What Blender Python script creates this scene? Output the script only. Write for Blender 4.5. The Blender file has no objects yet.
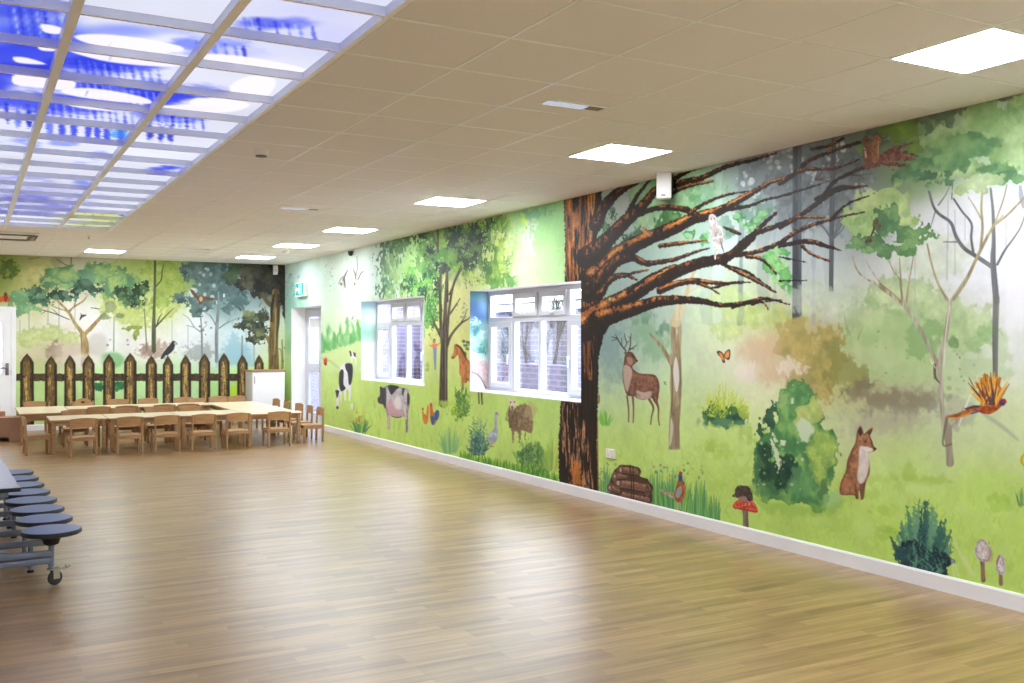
import math, random
import numpy as np
# ---------------------------------------------------------------- camera model of the photograph (metres, level camera at the origin)
FOC, YAW, HORY, PCX, CAMH = 981.7, 0.5049, 338.5, 512.0, 1.55
SN, CS = math.sin(YAW), math.cos(YAW)
CEIL = 2.942                      # ceiling height
WX, WY = 5.23, 18.35              # right wall plane x, far wall plane y

def project(X, Y, Z):
    d = X * SN + Y * CS
    l = X * CS - Y * SN
    return PCX + FOC * l / d, HORY - FOC * (Z - CAMH) / d
def at_z(x, y, z):
    d = (z - CAMH) * FOC / (HORY - y); l = (x - PCX) / FOC * d
    return d * SN + l * CS, d * CS - l * SN
def on_y(x, y, Y):
    t = (x - PCX) / FOC; d = Y / (CS - t * SN)
    return d * SN + t * d * CS, CAMH + (HORY - y) * d / FOC
def on_x(x, y, X):
    t = (x - PCX) / FOC; d = X / (SN + t * CS)
    return d * CS - t * d * SN, CAMH + (HORY - y) * d / FOC

# ---------------------------------------------------------------- noise
def vnoise(x, y, seed):
    x = np.asarray(x, np.float32); y = np.asarray(y, np.float32)
    rs = np.random.RandomState(seed); n = 256
    tab = rs.rand(n, n).astype(np.float32)
    xi = np.floor(x).astype(np.int32); yi = np.floor(y).astype(np.int32)
    fx = x - xi; fy = y - yi
    fx = fx * fx * (3 - 2 * fx); fy = fy * fy * (3 - 2 * fy)
    a = tab[yi % n, xi % n]; b = tab[yi % n, (xi + 1) % n]
    c = tab[(yi + 1) % n, xi % n]; d = tab[(yi + 1) % n, (xi + 1) % n]
    return ((a * (1 - fx) + b * fx) * (1 - fy) + (c * (1 - fx) + d * fx) * fy) * 2 - 1
def fbm(x, y, seed, octs=3):
    t = 0; amp = 1.0; tot = 0
    for k in range(octs):
        t = t + amp * vnoise(x * 2 ** k + 17.3 * k, y * 2 ** k + 5.1 * k, seed + k); tot += amp; amp *= .55
    return (t / tot * 1.5).clip(-1, 1)

def crspline(P, k=6):
    P = np.asarray(P, float)
    if len(P) < 3: return P
    Q = np.vstack([2 * P[0] - P[1], P, 2 * P[-1] - P[-2]]); out = []
    for i in range(1, len(Q) - 2):
        for t in np.linspace(0, 1, k, endpoint=False):
            a, b, c, d = Q[i - 1:i + 3]
            out.append(.5 * (2 * b + (c - a) * t + (2 * a - 5 * b + 4 * c - d) * t * t + (3 * b - a - 3 * c + d) * t ** 3))
    out.append(Q[-2]); out = np.array(out)
    if out.shape[1] > 2: out[:, 2] = out[:, 2].clip(.3)
    return out

# reference frames the drawing coordinates are given in: origin and scale on the photograph
FR = dict(A=(560,120,3.4167), B=(780,80,3.414), C=(580,310,2.968), D=(780,280,3.414), E=(720,430,3.368), F=(280,220,3.105), G=(440,240,2.628),
          H=(420,370,5.693), I=(320,340,6.833), J=(420,210,6.827), K=(320,230,7.59), L=(420,270,5.25), M=(600,320,5.25), N=(740,370,4.881),
          O=(555,170,4.55), P=(660,130,3.794), Q=(780,120,3.794), R=(590,450,5.689), S=(930,350,5.691), T=(380,210,5.69), U=(690,350,4.553),
          V=(880,160,4.881), W=(0,255,7.59), X=(90,260,7.59), Y=(180,260,6.827), Z=(0,340,5.253), a=(150,340,5.256), b=(940,540,8.536), p=(0,0,1.0))
def pts(fr, s, n=2):
    ox, oy, k = FR[fr]
    v = np.array([float(t) for t in s.replace(',', ' ').split()]).reshape(-1, n)
    v[:, 0] = ox + v[:, 0] / k; v[:, 1] = oy + v[:, 1] / k
    return v

class Canvas:
    """A wall surface: columns run along the wall (each at one photo x), rows run up the wall."""
    def __init__(s, along, up, proj, seed=1, xover=None):
        s.al = np.asarray(along, float); s.up = np.asarray(up, float)
        R, Cn = len(up), len(along)
        A, U = np.meshgrid(s.al, s.up)
        px, py = proj(A, U)
        s.px = px[0].copy(); s.PY = py
        if xover is not None: xover(s)
        s.rgb = np.zeros((R, Cn, 3), np.float32); s.id = np.zeros((R, Cn), np.int16)
        s.N = {}
        for k, sc in dict(xl=.9, l=.35, m=.13, s=.05, t=.02).items():
            s.N[k] = fbm(A / sc, U / sc, seed * 50 + int(sc * 1000))
        s.N['f'] = fbm(A / .012, U / .008, seed * 50 + 3)
        s.N['v'] = fbm(A / .02, U / .16, seed * 50 + 7)           # upright streaks
        s.N['vv'] = fbm(A / .045, U / .5, seed * 50 + 9)
        s.cur = 0; s.names = ['background']; s.meta = {}
        s.order = np.argsort(s.px)
        s.inc = s.px[-1] > s.px[0]
    def begin(s, name, label=None, parent=None):
        s.names.append(name); s.cur = len(s.names) - 1; s.meta[s.cur] = (label, parent); return s.cur
    def use(s, i): s.cur = i
    def bg(s): s.cur = 0
    def win(s, x0, y0, x1, y1):
        if s.inc:
            c0 = np.searchsorted(s.px, x0); c1 = np.searchsorted(s.px, x1)
        else:
            n = len(s.px); r = s.px[::-1]
            c1 = n - np.searchsorted(r, x0); c0 = n - np.searchsorted(r, x1)
        if c1 <= c0: return None
        sub = s.PY[:, [c0, c1 - 1]]
        m = (sub >= y0) & (sub <= y1)
        lo, hi = sub.max(1), sub.min(1)
        m = (lo >= y0) & (hi <= y1)
        r = np.nonzero(m)[0]
        if len(r) == 0: return None
        r0, r1 = r[0], r[-1] + 1
        W = (slice(r0, r1), slice(c0, c1))
        X = np.broadcast_to(s.px[c0:c1][None, :], (r1 - r0, c1 - c0)); return W, X, s.PY[W]
    # ---- coverage
    def put(s, W, sd, col, alpha=1, soft=.7, rough=0, n='s', col2=None, mix='m', amt=1.0, tex=0, texn='t', own=True, edge=0, grain=None):
        N = s.N
        if rough: sd = sd + rough * N[n][W]
        a = (.5 - sd / soft).clip(0, 1)
        if soft > 3: a = a * a * (3 - 2 * a)
        if grain is not None: a = a * ((N[grain[0]][W] - grain[1]) * grain[2]).clip(0, 1)
        a = (a * alpha).astype(np.float32)
        c = np.array(col, np.float32) / 255
        if col2 is not None:
            f = mix(W) if callable(mix) else (N[mix][W] * amt * .9 + .5)
            f = np.clip(f, 0, 1)[..., None]
            c = c * (1 - f) + np.array(col2, np.float32) / 255 * f
        else: c = np.broadcast_to(c, a.shape + (3,))
        if tex: c = c * (1 + tex * N[texn][W])[..., None]
        if edge: c = c * (1 - edge * np.exp(-((sd + 1.2) / 1.1) ** 2))[..., None]
        s.rgb[W] = s.rgb[W] * (1 - a[..., None]) + c * a[..., None]
        if own and s.cur is not None:
            s.id[W][a > .5] = s.cur
    def poly(s, P, col, pad=2, smooth=0, **k):
        P = np.asarray(P, float)
        if smooth:
            P = crspline(np.vstack([P[-1:], P, P[:2]]), smooth)[smooth:-smooth - 1]
        g = pad + abs(k.get('rough', 0)) * 1.2 + k.get('soft', .7) * .6
        w = s.win(P[:, 0].min() - g, P[:, 1].min() - g, P[:, 0].max() + g, P[:, 1].max() + g)
        if w is None: return
        W, X, Y = w
        d2 = np.full(X.shape, 1e9, np.float32); ins = np.zeros(X.shape, bool)
        for (ax, ay), (bx, by) in zip(P, np.roll(P, -1, 0)):
            ex, ey = bx - ax, by - ay
            t = (((X - ax) * ex + (Y - ay) * ey) / (ex * ex + ey * ey + 1e-9)).clip(0, 1)
            d2 = np.minimum(d2, (X - ax - t * ex) ** 2 + (Y - ay - t * ey) ** 2)
            cnd = (ay > Y) != (by > Y)
            if ey != 0: ins ^= cnd & (X < ex * (Y - ay) / ey + ax)
        d = np.sqrt(d2); s.put(W, np.where(ins, -d, d), col, **k)
    def ell(s, E, col, **k):
        """E: rows of cx cy rx ry; one blob made of their union"""
        E = np.asarray(E, float).reshape(-1, 4)
        g = 2 + abs(k.get('rough', 0)) * 1.2 + k.get('soft', .7) * .6
        w = s.win((E[:, 0] - E[:, 2]).min() - g, (E[:, 1] - E[:, 3]).min() - g, (E[:, 0] + E[:, 2]).max() + g, (E[:, 1] + E[:, 3]).max() + g)
        if w is None: return
        W, X, Y = w; sd = np.full(X.shape, 1e6, np.float32)
        for cx, cy, rx, ry in E:
            q = np.sqrt(((X - cx) / rx) ** 2 + ((Y - cy) / ry) ** 2)
            sd = np.minimum(sd, (q - 1) * min(rx, ry))
        s.put(W, sd, col, **k)
    def stroke(s, P, col, smooth=5, **k):
        P = np.asarray(P, float)
        if smooth and len(P) > 2: P = crspline(P, smooth)
        r = P[:, 2].max() / 2 + 1.5 + abs(k.get('rough', 0)) + k.get('soft', .7) * .6
        w = s.win(P[:, 0].min() - r, P[:, 1].min() - r, P[:, 0].max() + r, P[:, 1].max() + r)
        if w is None: return
        W, X, Y = w; sd = np.full(X.shape, 1e6, np.float32)
        for (ax, ay, aw), (bx, by, bw) in zip(P[:-1], P[1:]):
            ex, ey = bx - ax, by - ay
            t = (((X - ax) * ex + (Y - ay) * ey) / (ex * ex + ey * ey + 1e-9)).clip(0, 1)
            d = np.sqrt((X - ax - t * ex) ** 2 + (Y - ay - t * ey) ** 2) - (aw + (bw - aw) * t) / 2
            sd = np.minimum(sd, d)
        s.put(W, sd, col, **k)
    def wash(s, table, sig=26):
        T = np.array([float(t) for t in table.replace(',', ' ').split()]).reshape(-1, 5)
        R, Cn = s.PY.shape; st = 4
        PX = np.broadcast_to(s.px[None, ::st], (len(range(0, R, st)), len(range(0, Cn, st)))); PY = s.PY[::st, ::st]
        acc = np.zeros(PX.shape + (3,), np.float32); ws = np.zeros(PX.shape, np.float32)
        for x, y, r, g, b in T:
            d2 = (PX - x) ** 2 + (PY - y) ** 2
            w = np.exp(-d2 / (2 * sig * sig)) + 2e-3 * np.exp(-d2 / (2 * (3.5 * sig) ** 2)) + 1e-9 / (1 + d2)
            acc += w[..., None] * np.array([r, g, b], np.float32); ws += w
        acc /= ws[..., None] * 255
        ri = np.minimum(np.arange(R) / st, acc.shape[0] - 1.001); ci = np.minimum(np.arange(Cn) / st, acc.shape[1] - 1.001)
        r0 = ri.astype(int); c0 = ci.astype(int); fr = (ri - r0)[:, None, None]; fc = (ci - c0)[None, :, None]
        a = acc[r0][:, c0] * (1 - fr) * (1 - fc) + acc[r0 + 1][:, c0] * fr * (1 - fc) + acc[r0][:, c0 + 1] * (1 - fr) * fc + acc[r0 + 1][:, c0 + 1] * fr * fc
        s.rgb[:] = a
    def darken(s, amt, n='l'): s.rgb *= (1 + amt * s.N[n])[..., None]
    # ---- compound marks
    def leafy(s, E, cols, amp=4, n='s', soft=.8, alpha=1, tex=.08, mix='m', spots=0, seed=0, hole=None, edge=.06):
        """a watercolour crown: cols = light, dark (, accent)"""
        s.ell(E, cols[0], rough=amp, n=n, soft=soft, alpha=alpha, col2=cols[1], mix=mix, amt=1.3, tex=tex, texn='s', edge=edge, grain=hole)
        rnd = random.Random(seed)
        E = np.asarray(E, float).reshape(-1, 4)
        for q in range(spots):
            cx, cy, rx, ry = E[rnd.randrange(len(E))]
            an = rnd.random() * 6.283; rr = .55 + .55 * rnd.random()
            z = .12 + .2 * rnd.random()
            s.ell([[cx + math.cos(an) * rx * rr, cy + math.sin(an) * ry * rr, rx * z + 1, ry * z + 1]], cols[2 + q % (len(cols) - 2)] if len(cols) > 2 else cols[1],
                  rough=amp * .8, n=n, soft=soft, alpha=alpha * (.55 + .4 * rnd.random()), tex=tex)
    def tuft(s, x, y, w, h, n, cols, lw=1.2, lean=.5, seed=0, alpha=.9, curve=.3, spread=.5):
        rnd = random.Random(seed)
        for i in range(n):
            u = rnd.uniform(-.5, .5); bx = x + u * w * spread; hh = h * (1 - .55 * (2 * u) ** 2) * rnd.uniform(.55, 1.05)
            tx = x + u * w + rnd.uniform(-.5, .5) * lean * w * .3; mx = (bx + tx) / 2 + rnd.uniform(-1, 1) * curve * 3
            k = lw * rnd.uniform(.6, 1.3)
            s.stroke([[bx, y + rnd.uniform(-1, 2), k], [mx, y - hh * .55, k * .9], [tx, y - hh, .4]], cols[rnd.randrange(len(cols))], smooth=3, alpha=alpha * rnd.uniform(.6, 1))
    def spray(s, x, y, w, h, n, cols, dab=2.2, seed=0, alpha=.9, spread=.45):
        """leafy stems fanning out of one foot, each set with short dabs of leaf"""
        rnd = random.Random(seed)
        for i in range(n):
            u = rnd.uniform(-.5, .5); bx = x + u * w * spread; hh = h * (1 - .6 * (2 * u) ** 2) * rnd.uniform(.5, 1.05); tx = x + u * w + rnd.uniform(-.06, .06) * w; co = cols[rnd.randrange(len(cols))]
            m = max(3, int(hh / (dab * 1.1)))
            for k in range(m):
                t = (k + rnd.random() * .6) / m; px = bx + (tx - bx) * t ** 1.3; py = y - hh * t; a = rnd.choice((-1, 1)) * rnd.uniform(.3, .9) + math.atan2(tx - bx, hh); q = dab * (1.2 - .75 * t) * rnd.uniform(.7, 1.2)
                s.stroke([[px, py, q * .55], [px + math.sin(a) * q * 1.5, py - math.cos(a) * q * 1.5, q * .2]], co if rnd.random() < .7 else cols[rnd.randrange(len(cols))], smooth=0, alpha=alpha * rnd.uniform(.6, 1))
    def specks(s, x0, y0, x1, y1, n, cols, r=(.6, 1.8), seed=0, alpha=.8):
        rnd = random.Random(seed)
        for i in range(n):
            q = rnd.uniform(*r)
            s.ell([[rnd.uniform(x0, x1), rnd.uniform(y0, y1), q, q * rnd.uniform(.8, 1.3)]], cols[rnd.randrange(len(cols))], alpha=alpha * rnd.uniform(.5, 1))
    def twigs(s, base, n, ln, col, w=1.2, seed=0, up=1.57, fan=1.2, alpha=.8):
        rnd = random.Random(seed)
        for i in range(n):
            t = rnd.choice(base); a = up + rnd.uniform(-fan, fan); q = ln * rnd.uniform(.5, 1.1)
            m = a + rnd.uniform(-.4, .4)
            s.stroke([[t[0], t[1], w], [t[0] + math.cos(a) * q * .5, t[1] - math.sin(a) * q * .5, w * .7], [t[0] + math.cos(a) * q * .5 + math.cos(m) * q * .5, t[1] - math.sin(a) * q * .5 - math.sin(m) * q * .5, .4]], col, smooth=3, alpha=alpha)
def paint_right(c):
    S, Pn = c.stroke, c.poly
    c.wash("""290 290 190 225 215, 308 272 208 234 226, 340 258 228 240 230, 345 300 222 236 216, 380 262 208 228 218, 370 285 192 217 208, 398 262 190 214 200,
    300 320 150 200 160, 330 322 226 238 216, 352 335 218 233 190, 330 352 196 219 150, 345 372 195 220 135, 330 400 180 215 92, 360 420 184 215 86, 400 420 180 215 95,
    440 300 226 226 150, 455 330 222 222 140, 440 350 208 220 145, 460 400 186 215 108, 430 440 160 205 72, 500 430 172 212 88, 520 400 174 212 116, 550 420 170 210 110, 540 465 160 203 78,
    530 220 150 205 130, 552 235 152 208 118, 550 262 190 225 165, 505 262 218 236 188, 520 300 200 225 170, 545 205 150 200 140, 548 200 120 175 130,
    612 325 146 172 168, 610 365 160 186 180, 622 400 192 215 180, 650 345 172 198 172, 660 300 168 188 186, 690 300 192 205 192, 705 325 204 222 165, 742 312 192 214 132,
    722 350 220 228 206, 762 375 226 218 208, 700 392 212 226 194, 640 440 182 215 112, 720 440 180 215 98, 620 470 170 208 90, 720 500 164 205 72, 782 532 156 200 64, 690 410 200 222 160, 760 410 214 222 180,
    760 345 208 190 165, 792 335 190 170 112, 815 345 178 165 92, 850 375 184 182 118, 885 402 166 158 138, 862 345 200 205 160, 905 340 186 206 152, 960 350 186 206 162, 1003 345 216 222 216, 1000 300 224 225 230,
    830 300 202 214 202, 905 280 216 221 220, 805 262 190 200 206, 850 215 142 152 154, 805 182 112 118 124, 765 180 132 148 148, 705 230 158 182 174, 640 232 156 186 166, 632 262 152 180 176,
    622 205 168 182 178, 682 200 152 196 142, 720 265 190 205 200, 745 275 196 212 190, 780 240 170 182 184, 942 250 220 222 228, 1012 230 222 224 232, 1010 130 168 196 162, 905 150 122 150 104, 860 150 96 106 98,
    940 440 198 208 182, 1002 430 206 216 182, 832 440 206 212 178, 902 470 176 210 106, 982 500 170 210 90, 850 500 165 205 76, 922 545 160 200 64, 1012 565 165 205 75, 872 440 210 212 192, 780 470 180 212 120,
    1080 250 222 224 230, 1080 350 205 215 190, 1080 450 195 212 160, 1080 560 165 205 75, 1080 130 160 190 150, 1200 250 222 224 230, 1200 450 190 212 150, 1200 600 160 205 75, 1400 250 220 224 228, 1400 450 190 212 150, 1400 600 160 205 75, 2000 250 220 224 228, 2000 450 190 212 150, 2000 600 160 205 75""", 24)
    k = (.58 * np.clip((1.45 - c.up) / .9, 0, 1))[:, None, None].astype(np.float32); c.rgb += (np.array([210, 238, 144], np.float32) / 255 - c.rgb) * k  # lower meadow lightened in the paint to offset the weaker light down there
    k = (.10 * np.clip((c.up - 1.2) / 1.2, 0, 1))[:, None, None].astype(np.float32); c.rgb += (np.array([226, 230, 226], np.float32) / 255 - c.rgb) * k * .3
    c.darken(.035, 'l'); c.darken(.02, 's'); c.darken(.012, 't')
    D1, D2, OR, OR2 = (24, 15, 12), (40, 25, 18), (198, 116, 48), (240, 176, 92)
    # ------------------------------------------------ meadow texture
    rnd = random.Random(3)
    for i in range(420):
        x = rnd.uniform(600, 1024); yb = 492 + (x - 600) * .235
        y = rnd.uniform(yb - 62 - (x - 600) * .05, yb + 2)
        g = rnd.choice([(196, 226, 122), (140, 188, 52), (205, 232, 150), (150, 196, 62), (176, 212, 96)])
        S([[x, y, 1.3], [x + rnd.uniform(-4, 4), y - 6, 1], [x + rnd.uniform(-9, 9), y - rnd.uniform(8, 18), .5]], g, alpha=.22, smooth=3)
    for i in range(70):
        x = rnd.uniform(700, 1015); yb = 492 + (x - 600) * .235; y = yb - rnd.uniform(15, 100)
        c.ell([[x, y, rnd.uniform(4, 14), rnd.uniform(3, 8)]], rnd.choice([(205, 232, 150), (146, 190, 60), (170, 210, 90)]), alpha=.3, rough=4, soft=4)
    for i in range(120):
        x = rnd.uniform(322, 556); yb = 429 + (x - 322) * .222; y = yb - rnd.uniform(2, 45)
        S([[x, y, 1], [x + rnd.uniform(-2, 2), y - rnd.uniform(4, 9), .5]], rnd.choice([(150, 196, 60), (200, 228, 120), (130, 180, 60)]), alpha=.4, smooth=0)
    # ------------------------------------------------ far left: sky wash, pines, hills
    for e in ([292, 300, 10, 14], [300, 322, 12, 16]): c.ell([e], (120, 190, 180), alpha=.35, soft=14, rough=4)
    c.ell([[306, 345, 30, 8]], (96, 176, 110), alpha=.4, soft=10)
    c.begin('pine_trees', 'soft green painted pines on the hill')
    for x, y0, y1, w in ((322, 326, 352, 3), (328, 322, 350, 4), (334, 330, 349, 4), (341, 324, 347, 5), (347, 318, 346, 5), (353, 322, 344, 4), (358, 320, 342, 4)):
        Pn([[x, y0], [x + w * .6, (y0 + y1) / 2], [x + w, y1], [x - w, y1], [x - w * .6, (y0 + y1) / 2]], (92, 170, 96), alpha=.85, rough=2, n='m', col2=(140, 200, 130), mix='m', soft=1.6)
    c.bg()
    Pn([[320, 356], [330, 352], [345, 346], [361, 340], [361, 372], [345, 372], [320, 372]], (206, 228, 160), alpha=.75, soft=2.5)
    S(pts('I', "0 120 1, 60 140 2, 140 200 1", 3), (150, 186, 130), alpha=.5, soft=2)
    c.begin('red_tractor', 'small red tractor painted on the hill')
    c.ell([[325.4, 361, 1.8, 4]], (196, 62, 46)); c.ell([[325.6, 364, 1.1, 1.5]], (90, 40, 40)); c.ell([[325, 358, .8, 1]], (236, 190, 180))
    # distant cow
    c.begin('distant_cow', 'small black and white cow painted far up the hill')
    Pn(pts('I', "195 70, 212 78, 240 85, 248 100, 246 170, 240 170, 238 125, 222 122, 222 150, 214 150, 208 115, 200 95"), (238, 236, 232), soft=.8)
    Pn(pts('I', "198 72, 212 78, 218 110, 208 112"), (52, 40, 42)); Pn(pts('I', "226 82, 244 90, 246 118, 232 110"), (58, 50, 56))
    # grazing cow
    c.begin('grazing_cow', 'black and white cow painted grazing with its head down')
    Pn(pts('I', "104 345, 118 338, 132 290, 132 225, 142 175, 165 160, 200 155, 222 170, 224 230, 214 290, 214 345, 206 412, 198 410, 198 350, 178 345, 176 412, 166 408, 162 345, 146 350, 148 420, 140 420, 138 372, 130 400, 128 455, 118 470, 110 460, 112 400, 108 372"), (232, 232, 236), smooth=3, tex=.06)
    Pn(pts('I', "132 225, 150 200, 162 220, 160 300, 176 330, 150 350, 138 340, 130 300"), (50, 50, 64), smooth=3)
    Pn(pts('I', "172 165, 200 158, 222 172, 224 235, 212 300, 196 300, 190 230, 176 200"), (56, 56, 72), smooth=3)
    Pn(pts('I', "104 345, 120 340, 132 350, 122 400, 114 395"), (44, 44, 56)); c.ell([[337.4, 407.5, 1.2, 1.6]], (40, 36, 44)); Pn(pts('I', "116 400, 126 380, 124 450, 116 450"), (236, 232, 232))
    # standing cow
    c.begin('standing_cow', 'black, white and pink cow painted below the far window')
    Pn(pts('I', "410 318, 430 322, 470 306, 540 318, 596 330, 610 360, 616 430, 604 500, 602 620, 586 632, 582 540, 570 524, 520 526, 484 512, 478 600, 462 606, 458 520, 440 450, 420 440, 400 430, 394 400, 408 380"), (206, 202, 206), smooth=3, tex=.12, col2=(176, 170, 178), mix='s', edge=.2)
    Pn(pts('I', "410 318, 432 330, 450 330, 452 420, 446 470, 430 440, 400 430, 394 400, 410 375"), (70, 70, 78), smooth=3, tex=.1, texn='s')
    Pn(pts('I', "468 308, 540 318, 520 340, 490 375, 474 350"), (48, 46, 54), smooth=3); Pn(pts('I', "560 330, 580 332, 570 380, 560 375"), (60, 58, 64)); Pn(pts('I', "596 365, 612 380, 612 430, 596 450"), (66, 66, 72), smooth=3)
    Pn(pts('I', "460 440, 490 400, 520 470, 560 490, 570 520, 520 520, 484 508, 470 520"), (206, 160, 172), smooth=3, alpha=.85); Pn(pts('I', "500 415, 545 385, 556 460, 520 470"), (228, 222, 226), smooth=3, soft=3)
    S(pts('I', "470 520 1.6, 470 600 1", 3), (214, 180, 186)); S(pts('I', "594 520 1.6, 592 628 1", 3), (120, 118, 122)); S(pts('I', "576 450 1.6, 590 540 1.2", 3), (230, 200, 204)); S(pts('I', "490 518 1, 520 530 1, 555 525 1", 3), (90, 70, 74))
    # daffodils
    c.begin('daffodils', 'yellow flowers painted at the foot of the wall')
    c.tuft(360, 432, 20, 16, 40, [(70, 140, 90), (110, 176, 84), (60, 126, 96)], lw=.9, seed=4)
    c.specks(354, 412, 364, 424, 14, [(240, 200, 60), (236, 150, 70)], r=(.6, 1.3), seed=2, alpha=1)
    # chickens
    c.begin('hen', 'orange hen painted beside the blue rooster')
    Pn(pts('I', "700 475, 712 500, 726 510, 734 445, 744 455, 742 520, 736 560, 722 578, 706 560, 700 520"), (214, 128, 56), smooth=2, tex=.12); c.ell([[422.8, 409, .9, 1.3]], (200, 70, 50))
    c.begin('rooster', 'blue tailed rooster painted beside the hen')
    Pn(pts('I', "752 440, 766 436, 770 470, 780 500, 800 478, 814 490, 814 520, 800 550, 780 580, 764 575, 752 530"), (196, 110, 60), smooth=2)
    Pn(pts('I', "782 500, 800 478, 814 488, 812 524, 800 548, 784 545"), (52, 92, 150), smooth=2); Pn(pts('I', "756 520, 782 530, 778 578, 762 572"), (50, 96, 142), smooth=2); c.ell([[430.9, 405, 1, 2]], (206, 60, 50))
    # birds up by the ceiling
    c.begin('flying_goose', 'brown goose painted flying, wings raised')
    S(pts('K', "160 440 .6, 172 400 2.2, 180 380 2.6, 178 460 1, 178 500 .5", 3), (190, 184, 160)); S(pts('K', "176 380 1.6, 192 340 1.6, 212 300 .6", 3), (92, 92, 88)); S(pts('K', "184 360 1.5, 188 410 1.6, 192 440 .8", 3), (80, 82, 80)); S(pts('K', "140 410 .8, 160 370 1.6, 180 350 1", 3), (150, 142, 120)); c.ell([[341, 284, 1, 1.6]], (90, 92, 130))
    c.begin('flying_goose', 'brown goose painted flying higher, beside the first')
    S(pts('K', "258 415 1.2, 274 380 2, 290 370 1.8", 3), (170, 160, 140)); S(pts('K', "270 385 1.4, 262 330 1.4, 232 235 .6", 3), (186, 180, 164)); S(pts('K', "272 360 1.3, 284 280 1.4, 280 200 .6", 3), (150, 148, 128)); S(pts('K', "292 370 1.4, 310 330 1.2, 326 315 1", 3), (104, 104, 96)); c.ell([[354.6, 284, 1.1, 1.1]], (90, 88, 86)); S(pts('K', "252 300 .8, 266 330 1.4, 270 370 1", 3), (110, 110, 104))
    c.bg(); c.specks(322, 260, 334, 292, 26, [(130, 150, 140), (160, 180, 170)], r=(.3, .8), seed=6, alpha=.7); c.specks(284, 272, 300, 300, 30, [(130, 150, 190), (150, 180, 200)], r=(.5, 1.3), seed=8, alpha=.6)
    c.specks(352, 316, 355, 322, 5, [(90, 96, 110)], r=(.5, .9), seed=1)
    # ------------------------------------------------ farmyard tree
    for E, co, sd in (([[393, 250, 9, 26], [386, 268, 7, 22], [396, 232, 10, 12], [388, 290, 8, 16]], ((150, 196, 120), (92, 146, 100), (70, 112, 84)), 1),
                      ([[412, 272, 12, 22], [424, 262, 10, 22], [408, 240, 12, 12]], ((206, 232, 158), (160, 206, 110), (128, 180, 96)), 2),):
        c.begin('leafy_crown', 'pale green painted leaves left of the farmyard tree') if sd == 1 else None
        c.leafy(E, co, amp=9, spots=10, seed=sd, alpha=.9, soft=2)
    c.ell([[448, 250, 46, 30], [492, 246, 26, 30], [424, 296, 14, 22], [408, 262, 16, 34]], (140, 182, 104), alpha=.75, soft=14, rough=8, n='m')
    c.begin('leafy_crown', 'dark green leaves of the farmyard tree')
    c.leafy([[456, 246, 34, 24], [430, 258, 14, 30], [492, 250, 18, 22]], ((122, 166, 84), (78, 122, 72)), amp=7, seed=2, alpha=.85, soft=2)
    c.leafy([[400, 246, 5, 12], [408, 238, 6, 9]], ((70, 100, 80), (46, 78, 66), (100, 146, 90)), amp=6, spots=5, seed=3, alpha=.85, soft=1.5)
    c.leafy([[428, 252, 7, 12], [424, 236, 8, 7]], ((54, 84, 62), (30, 52, 46), (96, 140, 70)), amp=7, spots=8, seed=4)
    c.leafy([[430, 276, 9, 10], [424, 290, 9, 14], [412, 284, 7, 12], [436, 292, 7, 12]], ((58, 116, 64), (36, 70, 54), (110, 176, 80), (130, 196, 96)), amp=8, spots=18, seed=5)
    c.leafy([[428, 312, 6, 14], [434, 318, 5, 10], [424, 322, 4, 8]], ((86, 156, 76), (50, 100, 64), (130, 190, 100)), amp=6, spots=10, seed=6)
    c.leafy([[470, 232, 16, 12], [452, 240, 14, 14], [478, 250, 14, 16], [466, 262, 12, 12], [490, 222, 12, 9], [486, 262, 8, 12]], ((88, 130, 68), (46, 76, 58), (128, 172, 76), (34, 56, 50), (150, 200, 84)), amp=9, spots=46, seed=7)
    c.leafy([[446, 258, 10, 9]], ((128, 182, 80), (96, 160, 66)), amp=5)
    c.leafy([[442, 268, 7, 6]], ((58, 92, 70), (40, 66, 54)), amp=5)
    c.leafy([[496, 268, 14, 18], [508, 246, 10, 24], [502, 228, 10, 12], [482, 280, 12, 8]], ((166, 208, 96), (108, 160, 70), (200, 226, 110), (80, 126, 74), (214, 234, 150)), amp=9, spots=36, seed=8, alpha=.9)
    c.leafy([[512, 280, 10, 6], [496, 284, 10, 5]], ((120, 178, 84), (90, 150, 76)), amp=4, alpha=.8)
    for i, (x, y) in enumerate([(432, 245), (455, 222), (447, 300), (461, 236), (482, 214), (420, 300), (415, 262), (470, 248), (497, 236), (437, 262), (462, 300)]):
        c.specks(x - 6, y - 8, x + 6, y + 8, 10, [(214, 232, 214), (196, 222, 180), (228, 240, 220)], r=(.4, 1.2), seed=20 + i, alpha=.45)
    c.bg()
    c.ell([[520, 256, 8, 26], [512, 240, 5, 18]], (226, 240, 186), alpha=.7, soft=8, rough=5)
    c.ell([[527, 232, 4, 14], [531, 246, 3, 9], [532, 222, 2, 7]], (208, 214, 214), alpha=.75, soft=3, rough=5); c.specks(526, 220, 534, 250, 16, [(120, 130, 130), (160, 170, 170)], r=(.3, .9), seed=9)
    Pn(pts('J', "690 40, 720 0, 930 0, 860 30, 770 60, 700 75"), (104, 160, 124), alpha=.7, soft=5, rough=4); c.ell([[524, 222, 3, 6]], (206, 230, 100), alpha=.8, soft=2, rough=3)
    Pn(pts('J', "780 250, 985 255, 985 270, 790 268"), (190, 226, 150), alpha=.4, soft=4)
    c.begin('farmyard_tree', 'slender brown tree painted between the two windows')
    Bk, Bl = (58, 51, 43), (104, 94, 80)
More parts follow.
